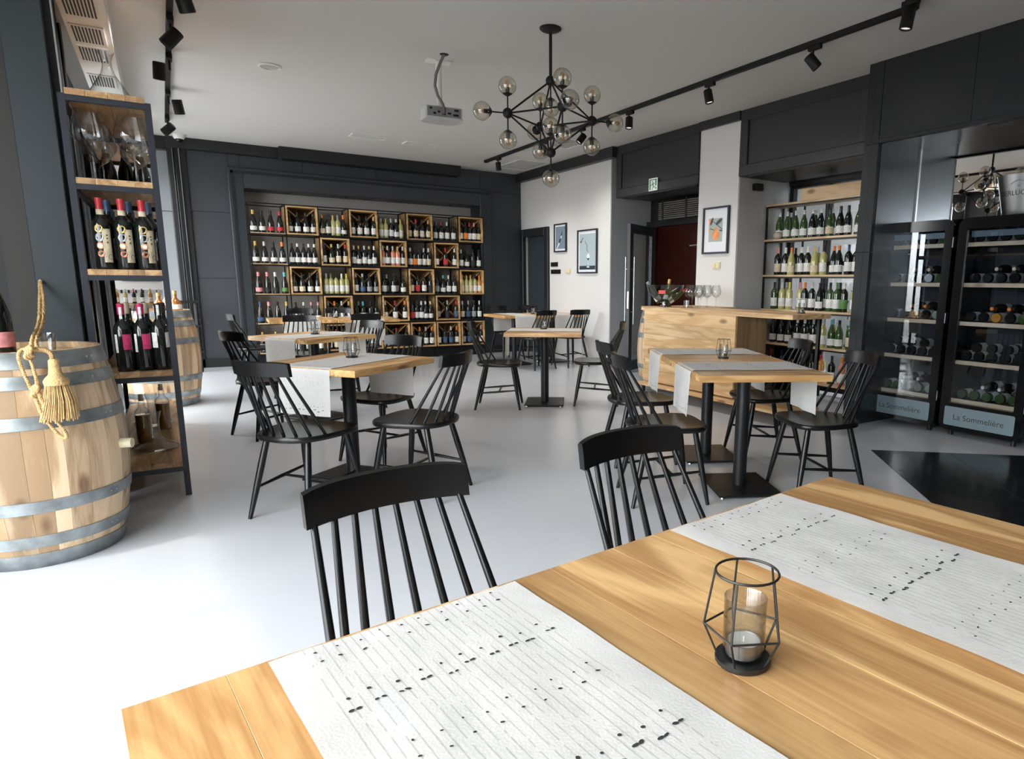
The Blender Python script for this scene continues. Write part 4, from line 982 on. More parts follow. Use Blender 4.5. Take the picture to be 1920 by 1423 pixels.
for i, (x, cp, kd) in enumerate(((-0.225, 'm', 'magenta'), (-0.132, 'm', 'magenta'), (-0.045, 'k', 'plain'))):
    fine_bottle(x, 4.75, T_(3), 0.0, cp, kd, ('left magenta labelled bottle on the fourth board', 'right magenta labelled bottle on the fourth board', 'bottle with narrow white labels at the right of the fourth board')[i])
    for j, y in enumerate((4.88,)):
        hidden('Bkwk', (x+0.02, 5.01, T_(3)), sc_=1.1); hidden('Bkwk', (x+0.02, 5.15, T_(3)), sc_=1.1)
        fine_bottle(x+0.02, y, T_(3), -0.2, 'c' if (j == 0 and i < 2) else 'k', 'w', 'dark bottle behind the magenta ones, %s file' % ('left', 'middle', 'right')[i])
# small turned stand beside the rear barrel
ts = empty('turned_stand', (0.275, 11.0, 0), 0, 'small black stand with turned posts behind the rear barrel', 'stand')
for z in (0.28, 0.64, 0.98): bar('tier', iron, ts, -0.15, 0.12, -0.12, 0.12, z, z+0.035)
for x in (-0.10, 0.08):
    for y in (-0.09, 0.09):
        MB().lathe([(0.014, 0), (0.02, 0.05), (0.012, 0.1), (0.02, 0.2), (0.026, 0.27), (0.026, 0.32), (0.014, 0.40), (0.022, 0.46), (0.014, 0.5), (0.026, 0.60), (0.026, 0.67), (0.013, 0.75), (0.022, 0.82), (0.014, 0.86), (0.024, 0.98)], 12, (x, y, 0)).obj('turned_post', iron, ts, 60)

# ================================================================ bar counter
bc = empty('bar_counter', (0, 0, 0), 0, 'light oak bar counter with overhanging top before the white column', 'bar counter')
bar_w = wood('bar_oak', (0.74, 0.52, 0.29), (0.52, 0.31, 0.13), 'Y', 0.45, 0.10)
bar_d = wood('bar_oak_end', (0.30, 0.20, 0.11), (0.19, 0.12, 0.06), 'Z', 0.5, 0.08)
for a, b_ in ((4.83, 4.97), (4.97, 5.10), (5.10, 5.24), (5.24, 5.377)): bar('top_plank', oak_pale, bc, a, b_-0.001, 4.093, 6.42, 1.005, 1.05)
for k in range(6): bar('front_plank', bar_w, bc, 4.86, 4.885, 4.85, 6.395, 0.15+k*0.1425, 0.15+(k+1)*0.1425-0.0015)
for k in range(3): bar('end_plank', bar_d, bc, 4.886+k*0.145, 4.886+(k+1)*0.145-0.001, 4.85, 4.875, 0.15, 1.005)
bar('floor_board', bar_w, bc, 4.74, 4.888, 4.10, 6.40, 0.11, 0.135); bar('floor_board', bar_w, bc, 4.89, 5.30, 4.10, 6.04, 0.11, 0.135)
for q in ((4.80, 4.16), (4.80, 6.3), (5.24, 4.16), (5.24, 5.95)): bar('foot', steel_blk, bc, q[0]-0.015, q[0]+0.015, q[1]-0.015, q[1]+0.015, 0, 0.11)
bar('post', steel_blk, bc, 5.30, 5.33, 4.16, 4.19, 0.135, 1.005)
bar('return_top', oak_pale, bc, 5.38, 5.735, 5.72, 6.47, 1.02, 1.05)
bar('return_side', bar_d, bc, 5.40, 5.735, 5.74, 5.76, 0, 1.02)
# ice bowl, glasses
bw = empty('ice_bowl', (4.96, 6.13, 1.051), 0, 'large clear ice bowl with red badge and bottles on the bar', 'bowl')
MB().lathe([(0, 0), (0.075, 0.0), (0.08, 0.006), (0.035, 0.022), (0.03, 0.04), (0.08, 0.06), (0.15, 0.11), (0.20, 0.18), (0.222, 0.255), (0.219, 0.256), (0.196, 0.18), (0.146, 0.113), (0.078, 0.064), (0, 0.048)], 40).obj('bowl', glass('bowl_acrylic', (0.80, 0.82, 0.83), 1.5, edge=0.6), bw, 50)
MB().lathe([(0, 0), (0.078, 0.0), (0.083, 0.008), (0.037, 0.024), (0.031, 0.042), (0.081, 0.058)], 32).obj('foot', chrome, bw, 50)
curved(0.2125, 0.155, 0.195, -150, -128, mat('red_badge', (0.75, 0.06, 0.03), 0.4), 'badge', bw)
for i, (x, y, tx, ty, k) in enumerate(((4.95, 6.10, 0.30, 0.15, 'g'), (4.93, 6.13, 0.75, -0.35, 'k'), (4.93, 6.19, -0.55, 0.25, 's'), (4.97, 6.10, 0.85, -0.55, 'r'))):
    o = bottle('Cg'+'w'+k, (x, y, 1.105), 0, ['gold-foiled', 'black-foiled', 'silver-foiled', 'red-foiled'][i]+' sparkling bottle leaning in the ice bowl', 'bottles in the ice bowl', rot=(-ty, tx, 0), sc_=0.85)
tb = MB().lathe([(0, 0), (0.028, 0), (0.031, 0.085), (0.029, 0.085), (0.026, 0.006), (0, 0.006)], 18, (4.99, 5.78, 1.051)).obj('shot_tumbler', clear, None, 40)
tag(tb, 'small tumbler on the bar in front of the ice bowl', 'glass')
for i in range(8):
    wglass((5.10+0.085*(i % 2)+0.022*i, 5.86-0.02*(i % 2)-0.008*i+0.01*(i//2), 1.051) if i < 4 else (5.28+0.075*(i-4), 5.90-0.06*(i % 2), 1.051),
           'stemmed wine glass on the bar, %s from the ice bowl' % ORD[i], 'stemmed glasses on the bar', 0.86)

# ================================================================ wine fridges
shell_m = mat('fridge_black', (0.005, 0.005, 0.0055), 0.12, spec=0.3)
inner_m = mat('fridge_liner', (0.020, 0.024, 0.030), 0.4)
sign_m = mat('fridge_sign', (0.16, 0.22, 0.25), 0.35)
ltr_m = mat('fridge_letters', (0.02, 0.022, 0.025), 0.5)
beech = wood('beech_shelf', (0.70, 0.55, 0.40), (0.55, 0.40, 0.26), 'Y', 0.5, 0.06)
def rrect(y0, y1, z0, z1, r, n=6):
    P = []
    for cy, cz, a0 in ((y1-r, z1-r, 0), (y0+r, z1-r, 90), (y0+r, z0+r, 180), (y1-r, z0+r, 270)):
        for i in range(n+1): a = R(a0+90*i/n); P.append((cy+r*math.cos(a), cz+r*math.sin(a)))
    return P
def ringbox(x0, x1, outer, inner):
    n = len(outer); b = MB()
    b.v = [(x0, *p) for p in outer]+[(x0, *p) for p in inner]+[(x1, *p) for p in outer]+[(x1, *p) for p in inner]
    for i in range(n):
        j = (i+1) % n
        b.f += [(i, j, n+j, n+i), (2*n+i, 3*n+i, 3*n+j, 2*n+j), (i, 2*n+i, 2*n+j, j), (n+i, n+j, 3*n+j, 3*n+i)]
    return b
FZ = [1.700, 1.356, 1.022, 0.680, 0.336]
def fridge(y0, y1, label, word):
    f = empty('wine_fridge', (0, 0, 0), 0, label, 'wine fridge', 'tall black wine fridges')
    z0, z1, x0, x1 = 0.055, 1.905, 5.80, 6.42
    for q in ((x0+0.045, x1, y0+0.01, y0+0.045, z0, z1-0.01), (x0+0.045, x1, y1-0.045, y1-0.01, z0, z1-0.01)): bar('side_wall', shell_m, f, *q)
    bar('top_wall', shell_m, f, x0+0.045, x1, y0+0.045, y1-0.045, z1-0.06, z1-0.01); bar('bottom_wall', shell_m, f, x0+0.045, x1, y0+0.045, y1-0.045, z0, z0+0.22)
    bar('back_wall', inner_m, f, x1-0.03, x1, y0+0.045, y1-0.045, z0+0.22, z1-0.06)
    d = ringbox(x0, x0+0.035, rrect(y0, y1, z0, z1, 0.075), rrect(y0+0.075, y1-0.075, z0+0.245, z1-0.095, 0.012)).obj('door', shell_m, f, 40)
    MB().box(x0+0.012, x0+0.018, y0+0.07, y1-0.07, z0+0.24, z1-0.09).obj('pane', fridge_gl, d)
    for zz in (0.30, 1.0, 1.66): MB().box(x0+0.002, x0+0.05, y0-0.006, y0+0.004, zz, zz+0.09, 0.002).obj('hinge', brushed, d)
    pr = rrect(y0+0.055, y1-0.045, 0.098, 0.268, 0.015); np_ = len(pr)
    sg = MB().add([(x0-0.0015, *q) for q in pr]+[(x0+0.001, *q) for q in pr], [tuple(range(np_)), tuple(range(np_, 2*np_))]+[(i, (i+1) % np_, np_+(i+1) % np_, np_+i) for i in range(np_)]).obj('sign_panel', sign_m, d)
    text_mesh('La Sommelière', 0.072, ltr_m, 'lettering', sg, face_x(x0-0.0018, (y0+y1)/2+0.005, 0.155), ext=0.0002)
    bar('light_strip', mat('fridge_header', (0.10, 0.14, 0.18), 0.3), f, x0+0.05, x0+0.06, y0+0.09, y1-0.09, z1-0.16, z1-0.11)
    for z in FZ: bar('shelf', beech, f, x0+0.05, x0+0.072, y0+0.05, y1-0.05, z-0.035, z); bar('shelf_wires', steel_blk, f, x0+0.072, x1-0.05, y0+0.05, y1-0.05, z-0.02, z-0.014)
    for yy in (y0+0.08, y1-0.08):
        for xx in (x0+0.08, x1-0.08): MB().cyl((xx, yy, 0), (xx, yy, z0), 0.02, n=12).obj('foot', steel_blk, f)
    for s_i, z in enumerate(FZ):
        n = 5; k = 0
        rowcode = ['Bkwk', 'Bkwk', 'Bawk' if s_i == 2 else 'Bkwk', 'Bkwr', 'Bgwk']
        for i in range(n):
            yy = y1-0.13-(y1-y0-0.26)*i/(n-1)
            code = 'Bgww' if s_i == 4 else (rowcode[i] if s_i != 3 else 'Ukww')
            bottle(code, (x0+0.09, yy, z+0.043), 0, '%s lying in %s, %s shelf, %s from left' % (desc(code), word, ROWN[s_i], ORD[i]), 'bottles lying in the wine fridges', rot=(0, R(90), rnd.uniform(-0.08, 0.08)))
        capk = ['k', 'c', 'o', 'b', 'w'][s_i]; code = 'Bkw'+capk
        for j, fr_ in enumerate((0.30, 0.62)):
            if s_i == 3 and j == 0:
                for q in range(3): bottle('Bkwk', (x0+0.09, y1-0.21-0.13*q, z+0.118), 0, 'upper layer bottle in %s, fourth shelf, %s from left' % (word, ORD[q]), 'bottles lying in the wine fridges', rot=(0, R(90), 0.05*q))
                continue
            bottle(code, (x0+0.44, y1-0.13-(y1-y0-0.26)*(fr_+0.075), z+0.118), 0, '%s lying neck forward in %s, %s shelf, %s' % (desc(code), word, ROWN[s_i], ('left', 'right')[j]), 'bottles lying in the wine fridges', rot=(0, R(-90), 0))
    return f
fridge(3.212, 3.905, 'tall black glass-door wine fridge beside the pilaster, left of two', 'left fridge')
fridge(2.475, 3.168, 'tall black glass-door wine fridge at the right picture edge', 'right fridge')
# steel wine bucket on the right fridge
bk_ = empty('wine_bucket', (5.965, 2.74, 1.906), 0, 'brushed steel oval bucket on the right wine fridge', 'bucket')
bb = MB().lathe([(0, 0.0), (0.155, 0.0), (0.16, 0.006), (0.225, 0.315), (0.229, 0.322), (0.222, 0.322), (0.155, 0.012), (0, 0.012)], 48).mesh('bucket_body', brushed, 40)
for v in bb.vertices: v.co.x *= 0.60
link('bucket_body', bb, bk_)
def bend_text(body, size, z, spacing=1.0, arc=0.0):
    o = text_mesh(body, size, ltr_m, 'lettering', bk_, Matrix.Identity(4), ext=0.0001, spacing=spacing)
    for v in o.data.vertices:
        u, w, e = v.co; zz = z+w-(arc*u*u); rr = 0.16+(0.225-0.16)*(zz/0.315); a = u/rr
        v.co = (-(rr*math.cos(a)*0.60+0.0012+e), -rr*math.sin(a), zz)
    return o
bend_text('BERLUCCHI', 0.056, 0.155, 1.05); bend_text('FRANCIACORTA', 0.017, 0.262, 1.1, 6.0); bend_text('o', 0.03, 0.222)

# ================================================================ chandelier
chd = empty('chandelier', (2.709, 4.858, 2.625), 0, 'black chandelier of rods with smoked glass globes', 'chandelier')
HH, HR, GR, GA = 0.269, 0.347, 0.070, 0.200
hubs = {'t': Vector((0, 0, HH)), 'b': Vector((0, 0, -HH))}
for i in range(4): a = R(-14.5+90*i); hubs[i] = Vector((HR*math.cos(a), HR*math.sin(a), 0))
hub_me = MB().lathe([(0.040*math.sin(R(a)), -0.040*math.cos(R(a))) for a in range(0, 181, 15)], 20).mesh('hub', iron, 60)
for h in hubs.values(): link('hub', hub_me, chd, h)
for i in range(4):
    for e in ('t', 'b'): MB().cyl(hubs[i], hubs[e], 0.0075, n=8).obj('strut', iron, chd, 60)
    MB().cyl(hubs[i], hubs[(i+1) % 4], 0.0075, n=8).obj('strut', iron, chd, 60)
MB().cyl((0, 0, HH), (0, 0, 0.655), 0.0125, n=12).obj('down_rod', iron, chd, 60)
MB().lathe([(0, 0.655), (0.085, 0.655), (0.086, 0.647), (0.07, 0.635), (0.02, 0.618), (0, 0.618)], 28).obj('canopy', iron, chd, 40)
globe_me = MB().lathe([(GR*math.sin(R(a)), -GR*math.cos(R(a))) for a in range(26, 181, 8)]+[(0, GR)], 28).mesh('globe', amber_gl, 60)
gcap_me = MB().lathe([(0.0, -GR-0.006), (0.012, -GR-0.006), (0.03, -GR*0.92), (0.039, -GR*0.84), (0.036, -GR*0.80), (0.017, -GR*0.78), (0.016, -0.012), (0, -0.012)], 20).mesh('globe_cap', iron, 50)
bulb_m = glass('bulb_glass', (0.95, 0.80, 0.55), 1.45, edge=0.3)
bulb_me = MB().lathe([(0.010, -0.012), (0.012, 0.0), (0.017, 0.018), (0.016, 0.030), (0.0, 0.042)], 14).mesh('bulb', bulb_m, 60)
fil_me = MB().cyl((0, 0, -0.008), (0, 0, 0.026), 0.004, n=6).mesh('filament', mat('filament', (0.7, 0.35, 0.12), 0.4), 60)
arm_me = MB().cyl((0, 0, -GA+0.035), (0, 0, -GR), 0.006, n=8).mesh('arm', iron, 60)
def globe(h, d):
    d = Vector(d).normalized(); g = bpy.data.objects.new('lamp_arm', arm_me); col.objects.link(g); g.parent = chd
    g.location = h+d*GA; g.rotation_euler = Vector((0, 0, 1)).rotation_difference(d).to_euler()
    for n_, me in (('globe', globe_me), ('globe_cap', gcap_me), ('bulb', bulb_me), ('filament', fil_me)): link(n_, me, g)
for i in range(4):
    a = R(-14.5+90*i); globe(hubs[i], (0, 0, 1)); globe(hubs[i], (0, 0.0001, -1)); globe(hubs[i], (math.cos(a), math.sin(a), 0))
globe(hubs['b'], (0, 0.0001, -1)); globe(hubs['t'], (0, 0.0001, -1)); globe(hubs['b'], (0, 0, 1))

# ================================================================ ceiling: tracks, spots, projector, vents
def track(pts, label):
    t = empty('lighting_track', (*pts[0], CZ), 0, label, 'lighting track')
    for p, q in zip(pts[:-1], pts[1:]):
        a = Vector((q[0]-pts[0][0], q[1]-pts[0][1], -0.02)); b_ = Vector((p[0]-pts[0][0], p[1]-pts[0][1], -0.02))
        MB().bar(b_, a, 0.042, 0.04).obj('rail', iron, t)
    MB().box(-0.026, 0.026, -0.03, 0.03, -0.042, 0).obj('end_cap', iron, t)
track([(0.216, 4.3), (0.216, 10.25)], 'black lighting track on the ceiling along the left windows')
track([(4.60, 10.42), (4.60, 2.98), (4.05, 2.80)], 'long black lighting track on the ceiling along the right wall')
lens_m = mat('spot_lens', (0.75, 0.75, 0.72), 0.3, emit=(1, 0.96, 0.9), es=0.5)  # faint glow added so the lenses look switched on
sp_head = MB().lathe([(0, -0.062), (0.036, -0.062), (0.042, -0.055), (0.043, 0.060), (0.037, 0.064), (0.035, 0.045)], 22).mesh('head', iron, 40)
sp_lens = MB().lathe([(0, 0.050), (0.036, 0.050)], 18).mesh('lens', lens_m, 40)
sp_adp = MB().box(-0.02, 0.02, -0.075, 0.045, -0.075, -0.041, 0.003).mesh('adapter', iron)
sp_stem = MB().cyl((0, 0, -0.07), (0, 0, -0.145), 0.008, n=8).mesh('stem', iron, 60)
def spot(x, y, aim, label, side=0.0, sc_=1.0, watt=46):
    s = empty('spotlight', (x, y, CZ), 0, label, 'spotlight', 'black track spotlights'); s.scale = (sc_,)*3
    link('adapter', sp_adp, s); link('stem', sp_stem, s)
    d = Vector(aim).normalized(); h = link('head', sp_head, s, (side, 0, -0.16)); h.rotation_euler = Vector((0, 0, 1)).rotation_difference(d).to_euler()
    link('lens', sp_lens, h)
    ld = bpy.data.lights.new('spot_fill', 'SPOT'); ld.energy = watt; ld.spot_size = R(135); ld.spot_blend = 0.9; ld.shadow_soft_size = 0.10; ld.color = (1.0, 0.96, 0.90)  # wide light added in the head as fill for the mid-room floor
    lo = bpy.data.objects.new('spot_fill', ld); col.objects.link(lo); lo.parent = h; lo.location = (0, 0, 0.075); lo.rotation_euler = (R(180), 0, 0)
WL = 'spotlight on the left track, %s from the camera'
for i, (y, aim, sd_) in enumerate(((5.35, (0.3, 0.3, -1), 0.05), (6.20, (-0.7, 0.1, -0.8), 0.0), (7.20, (-0.05, 0.3, -1), -0.07), (8.55, (0.15, 0.2, -1), 0.07), (9.85, (-0.8, 0.4, -0.7), 0.0))):
    spot(0.216, y, aim, WL % ORD[i], sd_, 1.15)
for i, (y, aim) in enumerate(((3.02, (-0.1, 0.1, -1)), (3.86, (0.55, -0.45, -0.8)), (5.10, (0.1, -0.2, -1)), (6.42, (-0.1, -0.1, -1)), (7.45, (-0.6, 0.2, -0.8)), (8.42, (0.3, -0.1, -1)), (9.95, (0.1, 0, -1)))):
    spot(4.60 if i else 4.42, y-(0.1 if i == 0 else 0), aim, 'spotlight on the right track, %s from the camera' % ORD[i], watt=(0.5, 1.5, 34, 50, 50, 50, 46)[i])
pj = empty('projector', (2.25, 6.05, CZ), R(-6), 'white ceiling projector on a pole with its back to us', 'projector')
pjm = mat('projector_grey', (0.50, 0.50, 0.49), 0.45)
MB().cyl((0.0, 0.08, -0.008), (0.0, 0.08, -0.40), 0.026, n=16).obj('pole', white_p, pj, 40)
MB().box(-0.11, -0.03, 0.02, 0.14, -0.008, 0).box(0.03, 0.11, 0.02, 0.14, -0.008, 0).box(-0.03, 0.03, 0.05, 0.11, -0.008, 0).obj('ceiling_plate', white_p, pj)
MB().prism([(-0.165, -0.09), (0.165, -0.09), (0.175, 0.10), (0.12, 0.15), (-0.12, 0.15), (-0.175, 0.10)], -0.525, -0.51).obj('base_shell', pjm, pj)
MB().box(-0.165, 0.165, -0.075, 0.14, -0.51, -0.415, 0.008).obj('body', pjm, pj)
bk2 = MB().box(-0.15, 0.15, -0.079, -0.074, -0.502, -0.425).obj('rear_panel', mat('projector_rear', (0.20, 0.20, 0.20), 0.5), pj)
for x, z, w_ in ((-0.13, -0.45, 0.02), (-0.10, -0.49, 0.025), (-0.06, -0.475, 0.02), (-0.02, -0.49, 0.03), (0.03, -0.48, 0.03), (0.09, -0.45, 0.04), (0.08, -0.49, 0.05)): MB().box(x, x+w_, -0.083, -0.079, z, z+0.016).obj('socket', iron, bk2)
MB().tube([(0.0, -0.13, 0.0), (-0.035, -0.13, -0.07), (-0.075, -0.12, -0.17), (-0.085, -0.11, -0.26), (-0.06, -0.10, -0.34), (-0.015, -0.10, -0.41), (-0.01, -0.10, -0.45), (-0.01, -0.082, -0.48)], 0.013, 10).obj('cable', mat('grey_cable', (0.16, 0.16, 0.155), 0.5), pj, 60)
MB().lathe([(0, -0.004), (0.035, -0.004), (0.04, 0)], 18, (0.0, -0.13, 0)).obj('cable_rose', iron, pj, 40)
def vent(name, x0, x1, y0, y1, label, slats, cat='vent'):
    v = empty(name, ((x0+x1)/2, (y0+y1)/2, CZ), 0, label, cat)
    w, d = (x1-x0)/2, (y1-y0)/2; fr = 0.025
    for q in ((-w, w, -d, -d+fr), (-w, w, d-fr, d), (-w, -w+fr, -d+fr, d-fr), (w-fr, w, -d+fr, d-fr)): bar('frame', white_p, v, *q, -0.010, 0)
    bar('backing', mat('vent_grey', (0.30, 0.30, 0.29), 0.6), v, -w+fr, w-fr, -d+fr, d-fr, -0.003, 0)
    for k in range(slats):
        y = -d+fr+(2*d-2*fr)*(k+0.5)/slats; bar('slat', white_p, v, -w+fr, w-fr, y-0.004, y+0.004, -0.008, -0.003)
vent('ceiling_vent', 2.31, 2.79, 9.60, 9.86, 'slim rectangular ceiling vent, left of the two before the bottle wall', 8)
vent('ceiling_vent', 3.07, 3.55, 9.68, 9.94, 'slim rectangular ceiling vent, right of the two before the bottle wall', 8)
vent('ceiling_diffuser', 5.0, 5.58, 10.0, 10.95, 'square white ceiling diffuser near the back right corner', 12)
vent('ceiling_diffuser', 4.72, 5.2, 8.2, 8.8, 'pale ceiling diffuser beside the right lighting track', 8)
sm_ = empty('ceiling_speaker', (1.005, 7.16, CZ), 0, 'round white ceiling speaker left of the projector', 'speaker')
MB().lathe([(0.10, 0), (0.10, -0.012), (0.082, -0.016), (0.08, -0.008)], 30).obj('rim', white_p, sm_, 40)
MB().lathe([(0, -0.012), (0.082, -0.010)], 24).obj('grille', mat('speaker_grille', (0.42, 0.42, 0.41), 0.6), sm_, 40)
def dome(x, y, label):
    d = empty('dome_camera', (x, y, CZ), 0, label, 'camera')
    MB().lathe([(0, 0), (0.075, 0), (0.075, -0.03), (0.06, -0.055), (0.045, -0.058)], 24).obj('housing', white_p, d, 40)
    MB().lathe([(0.045, -0.056), (0.042, -0.075), (0.028, -0.092), (0, -0.098)], 20).obj('dome', shell_m, d, 60)
dome(0.36, 11.20, 'white dome camera on the ceiling at the left end of the back wall')
dome(-0.12, 11.9, 'second dome camera seen through the opening behind the shelving unit')
# long screen housing on the back wall
scn = empty('screen_housing', (3.05, 11.31, CZ-0.004), 0, 'long dark projector screen housing along the top of the back wall', 'screen housing')
bar('housing', trim_m, scn, -1.43, 1.42, -0.11, 0.13, -0.165, 0); bar('slot_bar', steel_blk, scn, -1.38, 1.38, -0.03, 0.02, -0.18, -0.165)

# ================================================================ things on the walls
def picture(y0, y1, z0, z1, label, name='framed_picture', mt=(0.74, 0.76, 0.80)):
    p = empty(name, (5.738, (y0+y1)/2, (z0+z1)/2), 0, label, 'picture', 'framed wall prints'); w, h = (y1-y0)/2, (z1-z0)/2
    f_ = 0.022
    for q in ((-w, w, -h, -h+f_), (-w, w, h-f_, h), (-w, -w+f_, -h+f_, h-f_), (w-f_, w, -h+f_, h-f_)): bar('frame', steel_fr, p, -0.03, 0, *q)
    bar('mount', mat('print_mount', mt, 0.6), p, -0.012, -0.002, -w+f_, w-f_, -h+f_, h-f_)
    return p, w, h
def flat(nm, m, p, pts, d=-0.0125):  # polygon facing the room, pts in (right, up) seen from the room
    MB().add([(d, -a, b_) for a, b_ in pts]+[(d-0.0006, -a, b_) for a, b_ in pts], [tuple(range(len(pts))), tuple(range(len(pts), 2*len(pts)))]+[(i, (i+1) % len(pts), len(pts)+(i+1) % len(pts), len(pts)+i) for i in range(len(pts))]).obj(nm, m, p)
def ell(cx_, cy_, a, b_, n=18, rot=0): return [(cx_+a*math.cos(t)*math.cos(rot)-b_*math.sin(t)*math.sin(rot), cy_+a*math.cos(t)*math.sin(rot)+b_*math.sin(t)*math.cos(rot)) for t in [2*math.pi*i/n for i in range(n)]]
def rect(x0, x1, y0, y1): return [(x0, y0), (x1, y0), (x1, y1), (x0, y1)]
slate = mat('print_slate', (0.17, 0.23, 0.29), 0.6); mist = mat('print_mist', (0.38, 0.46, 0.49), 0.6); navy = mat('print_navy', (0.02, 0.03, 0.05), 0.6)
wpr = mat('print_white', (0.72, 0.75, 0.78), 0.6); sage = mat('print_sage', (0.36, 0.42, 0.38), 0.6); orng = mat('print_orange', (0.78, 0.28, 0.10), 0.6, var=0.2, vscale=14); leafm = mat('print_leaf', (0.05, 0.07, 0.065), 0.6); wine = mat('print_wine', (0.18, 0.03, 0.04), 0.6)
p, w, h = picture(9.735, 10.147, 1.83, 2.303, 'small framed print of a tilted dark bottle beside the corner door')
flat('print', slate, p, rect(-w+0.04, w-0.04, -h+0.055, h-0.05))
flat('print_shape', navy, p, [(-0.055, -0.06), (0.0, 0.03), (0.075, 0.125), (0.055, 0.045), (0.0, -0.06), (-0.03, -0.095)], -0.0135)
flat('print_shape', wpr, p, [(0.0, 0.0), (0.025, 0.04), (0.05, 0.03), (0.02, -0.02)], -0.0145); flat('print_shape', wpr, p, [(-0.125, -0.17), (-0.05, -0.075), (-0.025, -0.095), (-0.115, -0.19)], -0.0145)
p, w, h = picture(8.788, 9.372, 1.468, 2.156, 'larger framed print of a wine glass under a falling ribbon')
flat('print', mist, p, rect(-w+0.055, w-0.055, -h+0.06, h-0.065)); flat('print_shape', navy, p, rect(-w+0.055, w-0.055, -h+0.06, -h+0.12), -0.0135)
flat('print_shape', wpr, p, ell(0.03, -0.085, 0.045, 0.055), -0.0135); flat('print_shape', navy, p, [(-0.015, -0.105), (0.075, -0.105), (0.03, -0.145)], -0.0145)
flat('print_shape', wpr, p, rect(0.027, 0.033, -0.235, -0.145), -0.0145); flat('print_shape', wpr, p, ell(0.03, -0.243, 0.045, 0.010), -0.0147)
for a, b_ in (((-0.07, 0.165), (-0.01, 0.09)), ((-0.01, 0.09), (-0.02, 0.04)), ((-0.02, 0.04), (0.02, -0.01))): flat('print_shape', navy, p, [a, (a[0]+0.012, a[1]), (b_[0]+0.012, b_[1]), b_], -0.0145)
flat('print_shape', wine, p, rect(-0.215, -0.165, 0.145, 0.165), -0.0145); flat('print_shape', navy, p, [(-0.19, 0.17), (-0.125, 0.225), (-0.115, 0.215), (-0.175, 0.165)], -0.0145)
p, w, h = picture(5.90, 6.352, 1.69, 2.25, 'framed print of an orange fruit on a branch, on the white column')
flat('print', sage, p, rect(-0.125, 0.115, -0.135, 0.145))
flat('print_shape', orng, p, ell(0.005, -0.055, 0.065, 0.062), -0.0135); flat('print_shape', orng, p, ell(0.005, 0.005, 0.032, 0.028), -0.0136)
flat('print_shape', orng, p, [(-0.125, 0.07), (-0.10, 0.08), (-0.09, 0.12), (-0.11, 0.145), (-0.125, 0.145)], -0.0135); flat('print_shape', orng, p, [(-0.125, -0.04), (-0.10, -0.02), (-0.105, 0.02), (-0.125, 0.03)], -0.0135)
flat('print_shape', leafm, p, ell(0.05, 0.10, 0.062, 0.022, rot=0.55), -0.0145); flat('print_shape', leafm, p, ell(-0.075, 0.11, 0.05, 0.02, rot=1.1), -0.0145)
flat('print_shape', leafm, p, [(-0.05, 0.105), (0.115, 0.0), (0.115, 0.012), (-0.045, 0.112)], -0.0142); flat('print_shape', leafm, p, [(-0.10, 0.02), (-0.03, 0.0), (-0.03, 0.01), (-0.10, 0.03)], -0.0142); flat('print_shape', leafm, p, ell(0.09, -0.005, 0.03, 0.009, rot=-0.2), -0.0142)
# switches
def plate(y0, y1, z0, z1, m, label, n, cat='switch'):
    s = empty('switch_plate', (5.738, (y0+y1)/2, (z0+z1)/2), 0, label, cat); w, h = (y1-y0)/2, (z1-z0)/2
    bar('plate', m, s, -0.012, 0, -w, w, -h, h)
    for k in range(n): a = -w+0.012+(2*w-0.012)*k/n; bar('rocker', m, s, -0.018, -0.012, a, a+(2*w-0.012)/n-0.012, -h+0.012, h-0.012)
plate(10.05, 10.285, 1.59, 1.665, iron, 'black triple switch plate beside the corner door, upper one', 3)
plate(9.955, 10.285, 1.465, 1.54, iron, 'black long switch plate beside the corner door, lower one', 4)
plate(9.615, 9.775, 1.47, 1.548, cream_p, 'cream socket plate left of the large wine glass print', 1, 'socket')
plate(6.03, 6.17, 1.51, 1.59, cream_p, 'cream box under the orange fruit print on the column', 2, 'socket')
# running man exit sign
es = empty('exit_sign', (5.705, 7.368, 2.648), 0, 'green and white running man exit sign above the doorway', 'sign')
sgw = mat('exit_white', (0.72, 0.80, 0.72), 0.5, emit=(0.7, 0.8, 0.7), es=0.12); sgg = mat('exit_green', (0.01, 0.16, 0.06), 0.5)
bar('sign_board', sgw, es, -0.008, 0.0, -0.094, 0.094, -0.082, 0.082)
def sg(nm, pts): flat(nm, sgg, es, pts, -0.0085)
sg('sign_mark', rect(-0.076, -0.052, -0.07, 0.068)); sg('sign_mark', rect(0.052, 0.076, -0.02, 0.068)); sg('sign_mark', rect(-0.072, 0.072, 0.056, 0.066)); sg('sign_mark', rect(0.056, 0.074, -0.062, -0.042))
sg('sign_man', ell(-0.012, 0.036, 0.010, 0.010, 12)); sg('sign_man', [(-0.018, 0.012), (0.002, 0.022), (0.018, -0.016), (0.002, -0.022)]); sg('sign_man', [(-0.014, 0.012), (-0.04, -0.008), (-0.05, -0.006), (-0.05, -0.014), (-0.036, -0.016), (-0.01, 0.002)])
sg('sign_man', [(0.0, 0.022), (0.028, 0.020), (0.036, 0.002), (0.029, 0.0), (0.022, 0.013), (0.004, 0.014)]); sg('sign_man', [(0.012, -0.016), (0.022, -0.034), (0.05, -0.030), (0.05, -0.038), (0.018, -0.044), (0.002, -0.018)]); sg('sign_man', [(0.004, -0.018), (-0.012, -0.040), (-0.022, -0.07), (-0.013, -0.07), (-0.004, -0.042), (0.012, -0.02)])
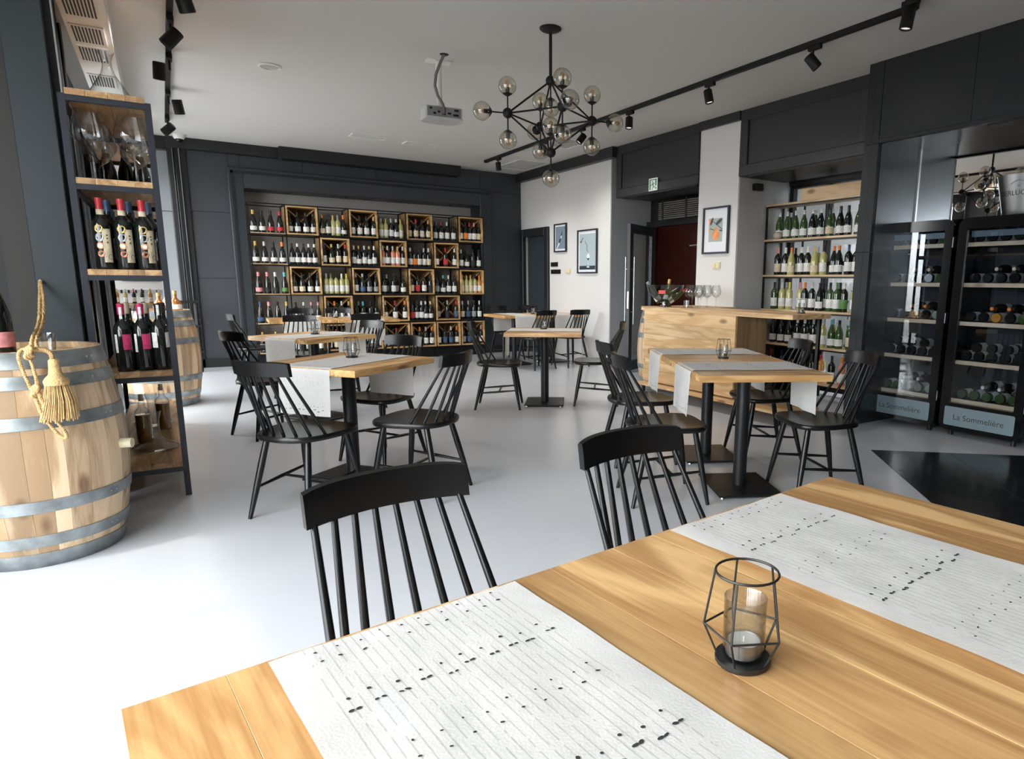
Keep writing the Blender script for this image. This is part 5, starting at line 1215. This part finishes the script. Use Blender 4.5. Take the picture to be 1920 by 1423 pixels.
# ================================================================ bar room beyond the opening
cbm = mat('chalkboard', (0.035, 0.042, 0.045), 0.7, var=0.2, vscale=3); chk = mat('chalk', (0.50, 0.52, 0.52), 0.8)
cb = empty('chalkboard', (-0.05, 15.29, 1.6), 0, 'grey chalkboard with drawn glass on the far bar room wall', 'chalkboard')
bar('board', cbm, cb, -0.6, 0.28, -0.02, 0, -0.34, 0.34)
for r_, zc, xc in ((0.10, 0.0, 0.06), (0.05, 0.17, 0.03)): MB().tube([(xc+r_*math.cos(t), -0.024, zc+r_*math.sin(t)*0.8) for t in [i*0.4 for i in range(16)]], 0.006, 5).obj('chalk_line', chk, cb)
MB().tube([(0.06, -0.024, -0.08), (0.14, -0.024, -0.28)], 0.007, 5).tube([(-0.1, -0.024, -0.2), (0.06, -0.024, -0.12), (0.2, -0.024, -0.22)], 0.006, 5).obj('chalk_line', chk, cb)
MB().tube([(0.12, -0.024, 0.22), (0.2, -0.024, 0.14), (0.24, -0.024, 0.12)], 0.012, 5).obj('chalk_line', chk, cb)
bt_ = empty('back_bar', (-0.3, 13.6, 0), 0, 'pale topped back bar in the room beyond the opening', 'counter')
bar('top', oak_pale, bt_, -1.4, 0.9, -0.25, 0.25, 0.86, 0.90); bar('front', pale, bt_, -1.38, 0.88, -0.20, 0.22, 0, 0.86)
for k in range(9):
    hidden(('Bkwk', 'Bawg', 'Byws', 'Bkwr')[k % 4], (-0.78+k*0.115, 13.5+0.06*(k % 2), 0.901), sc_=0.75)
bs = empty('bar_shelf', (-0.3, 15.2, 1.12), 0, 'white shelf strip under the chalkboard in the bar room', 'shelf')
bar('board', white_p, bs, -0.7, 0.6, -0.12, 0.09, -0.02, 0.0)
for k in range(10): bar('hook', iron, bs, -0.6+k*0.11, -0.57+k*0.11, -0.13, -0.12, -0.08, -0.02)
# small dark floor outlet cover in the middle of the room
fo = tag(MB().lathe([(0, 0.006), (0.10, 0.006), (0.11, 0.0)], 24, (2.05, 5.95, 0)).obj('floor_outlet', mat('outlet_grey', (0.10, 0.10, 0.105), 0.5), None, 40), 'flat dark floor outlet cover between the tables', 'outlet')
build_hidden('wine_bottles_behind', 'dark wine bottles standing in rear files behind the front rows')

lf_m = mat('hedge_leaf', (0.05, 0.11, 0.025), 0.5, var=0.4, vscale=8)
hb = MB(); r2 = random.Random(5)
for i in range(1500):
    c = Vector((r2.uniform(7.9, 8.5), r2.uniform(3.6, 5.8), r2.uniform(0.05, 1.25))); a = Vector((r2.gauss(0, 1), r2.gauss(0, 1), r2.gauss(0, 1))).normalized(); u = a.orthogonal().normalized()*0.045; w_ = a.cross(u).normalized()*0.022
    hb.add([c-u, c+w_, c+u, c-w_], [(0, 1, 2, 3)])
hg = tag(hb.obj('hedge', lf_m), 'green hedge outside the window behind the right wall rack', 'hedge'); hg['kind'] = 'stuff'
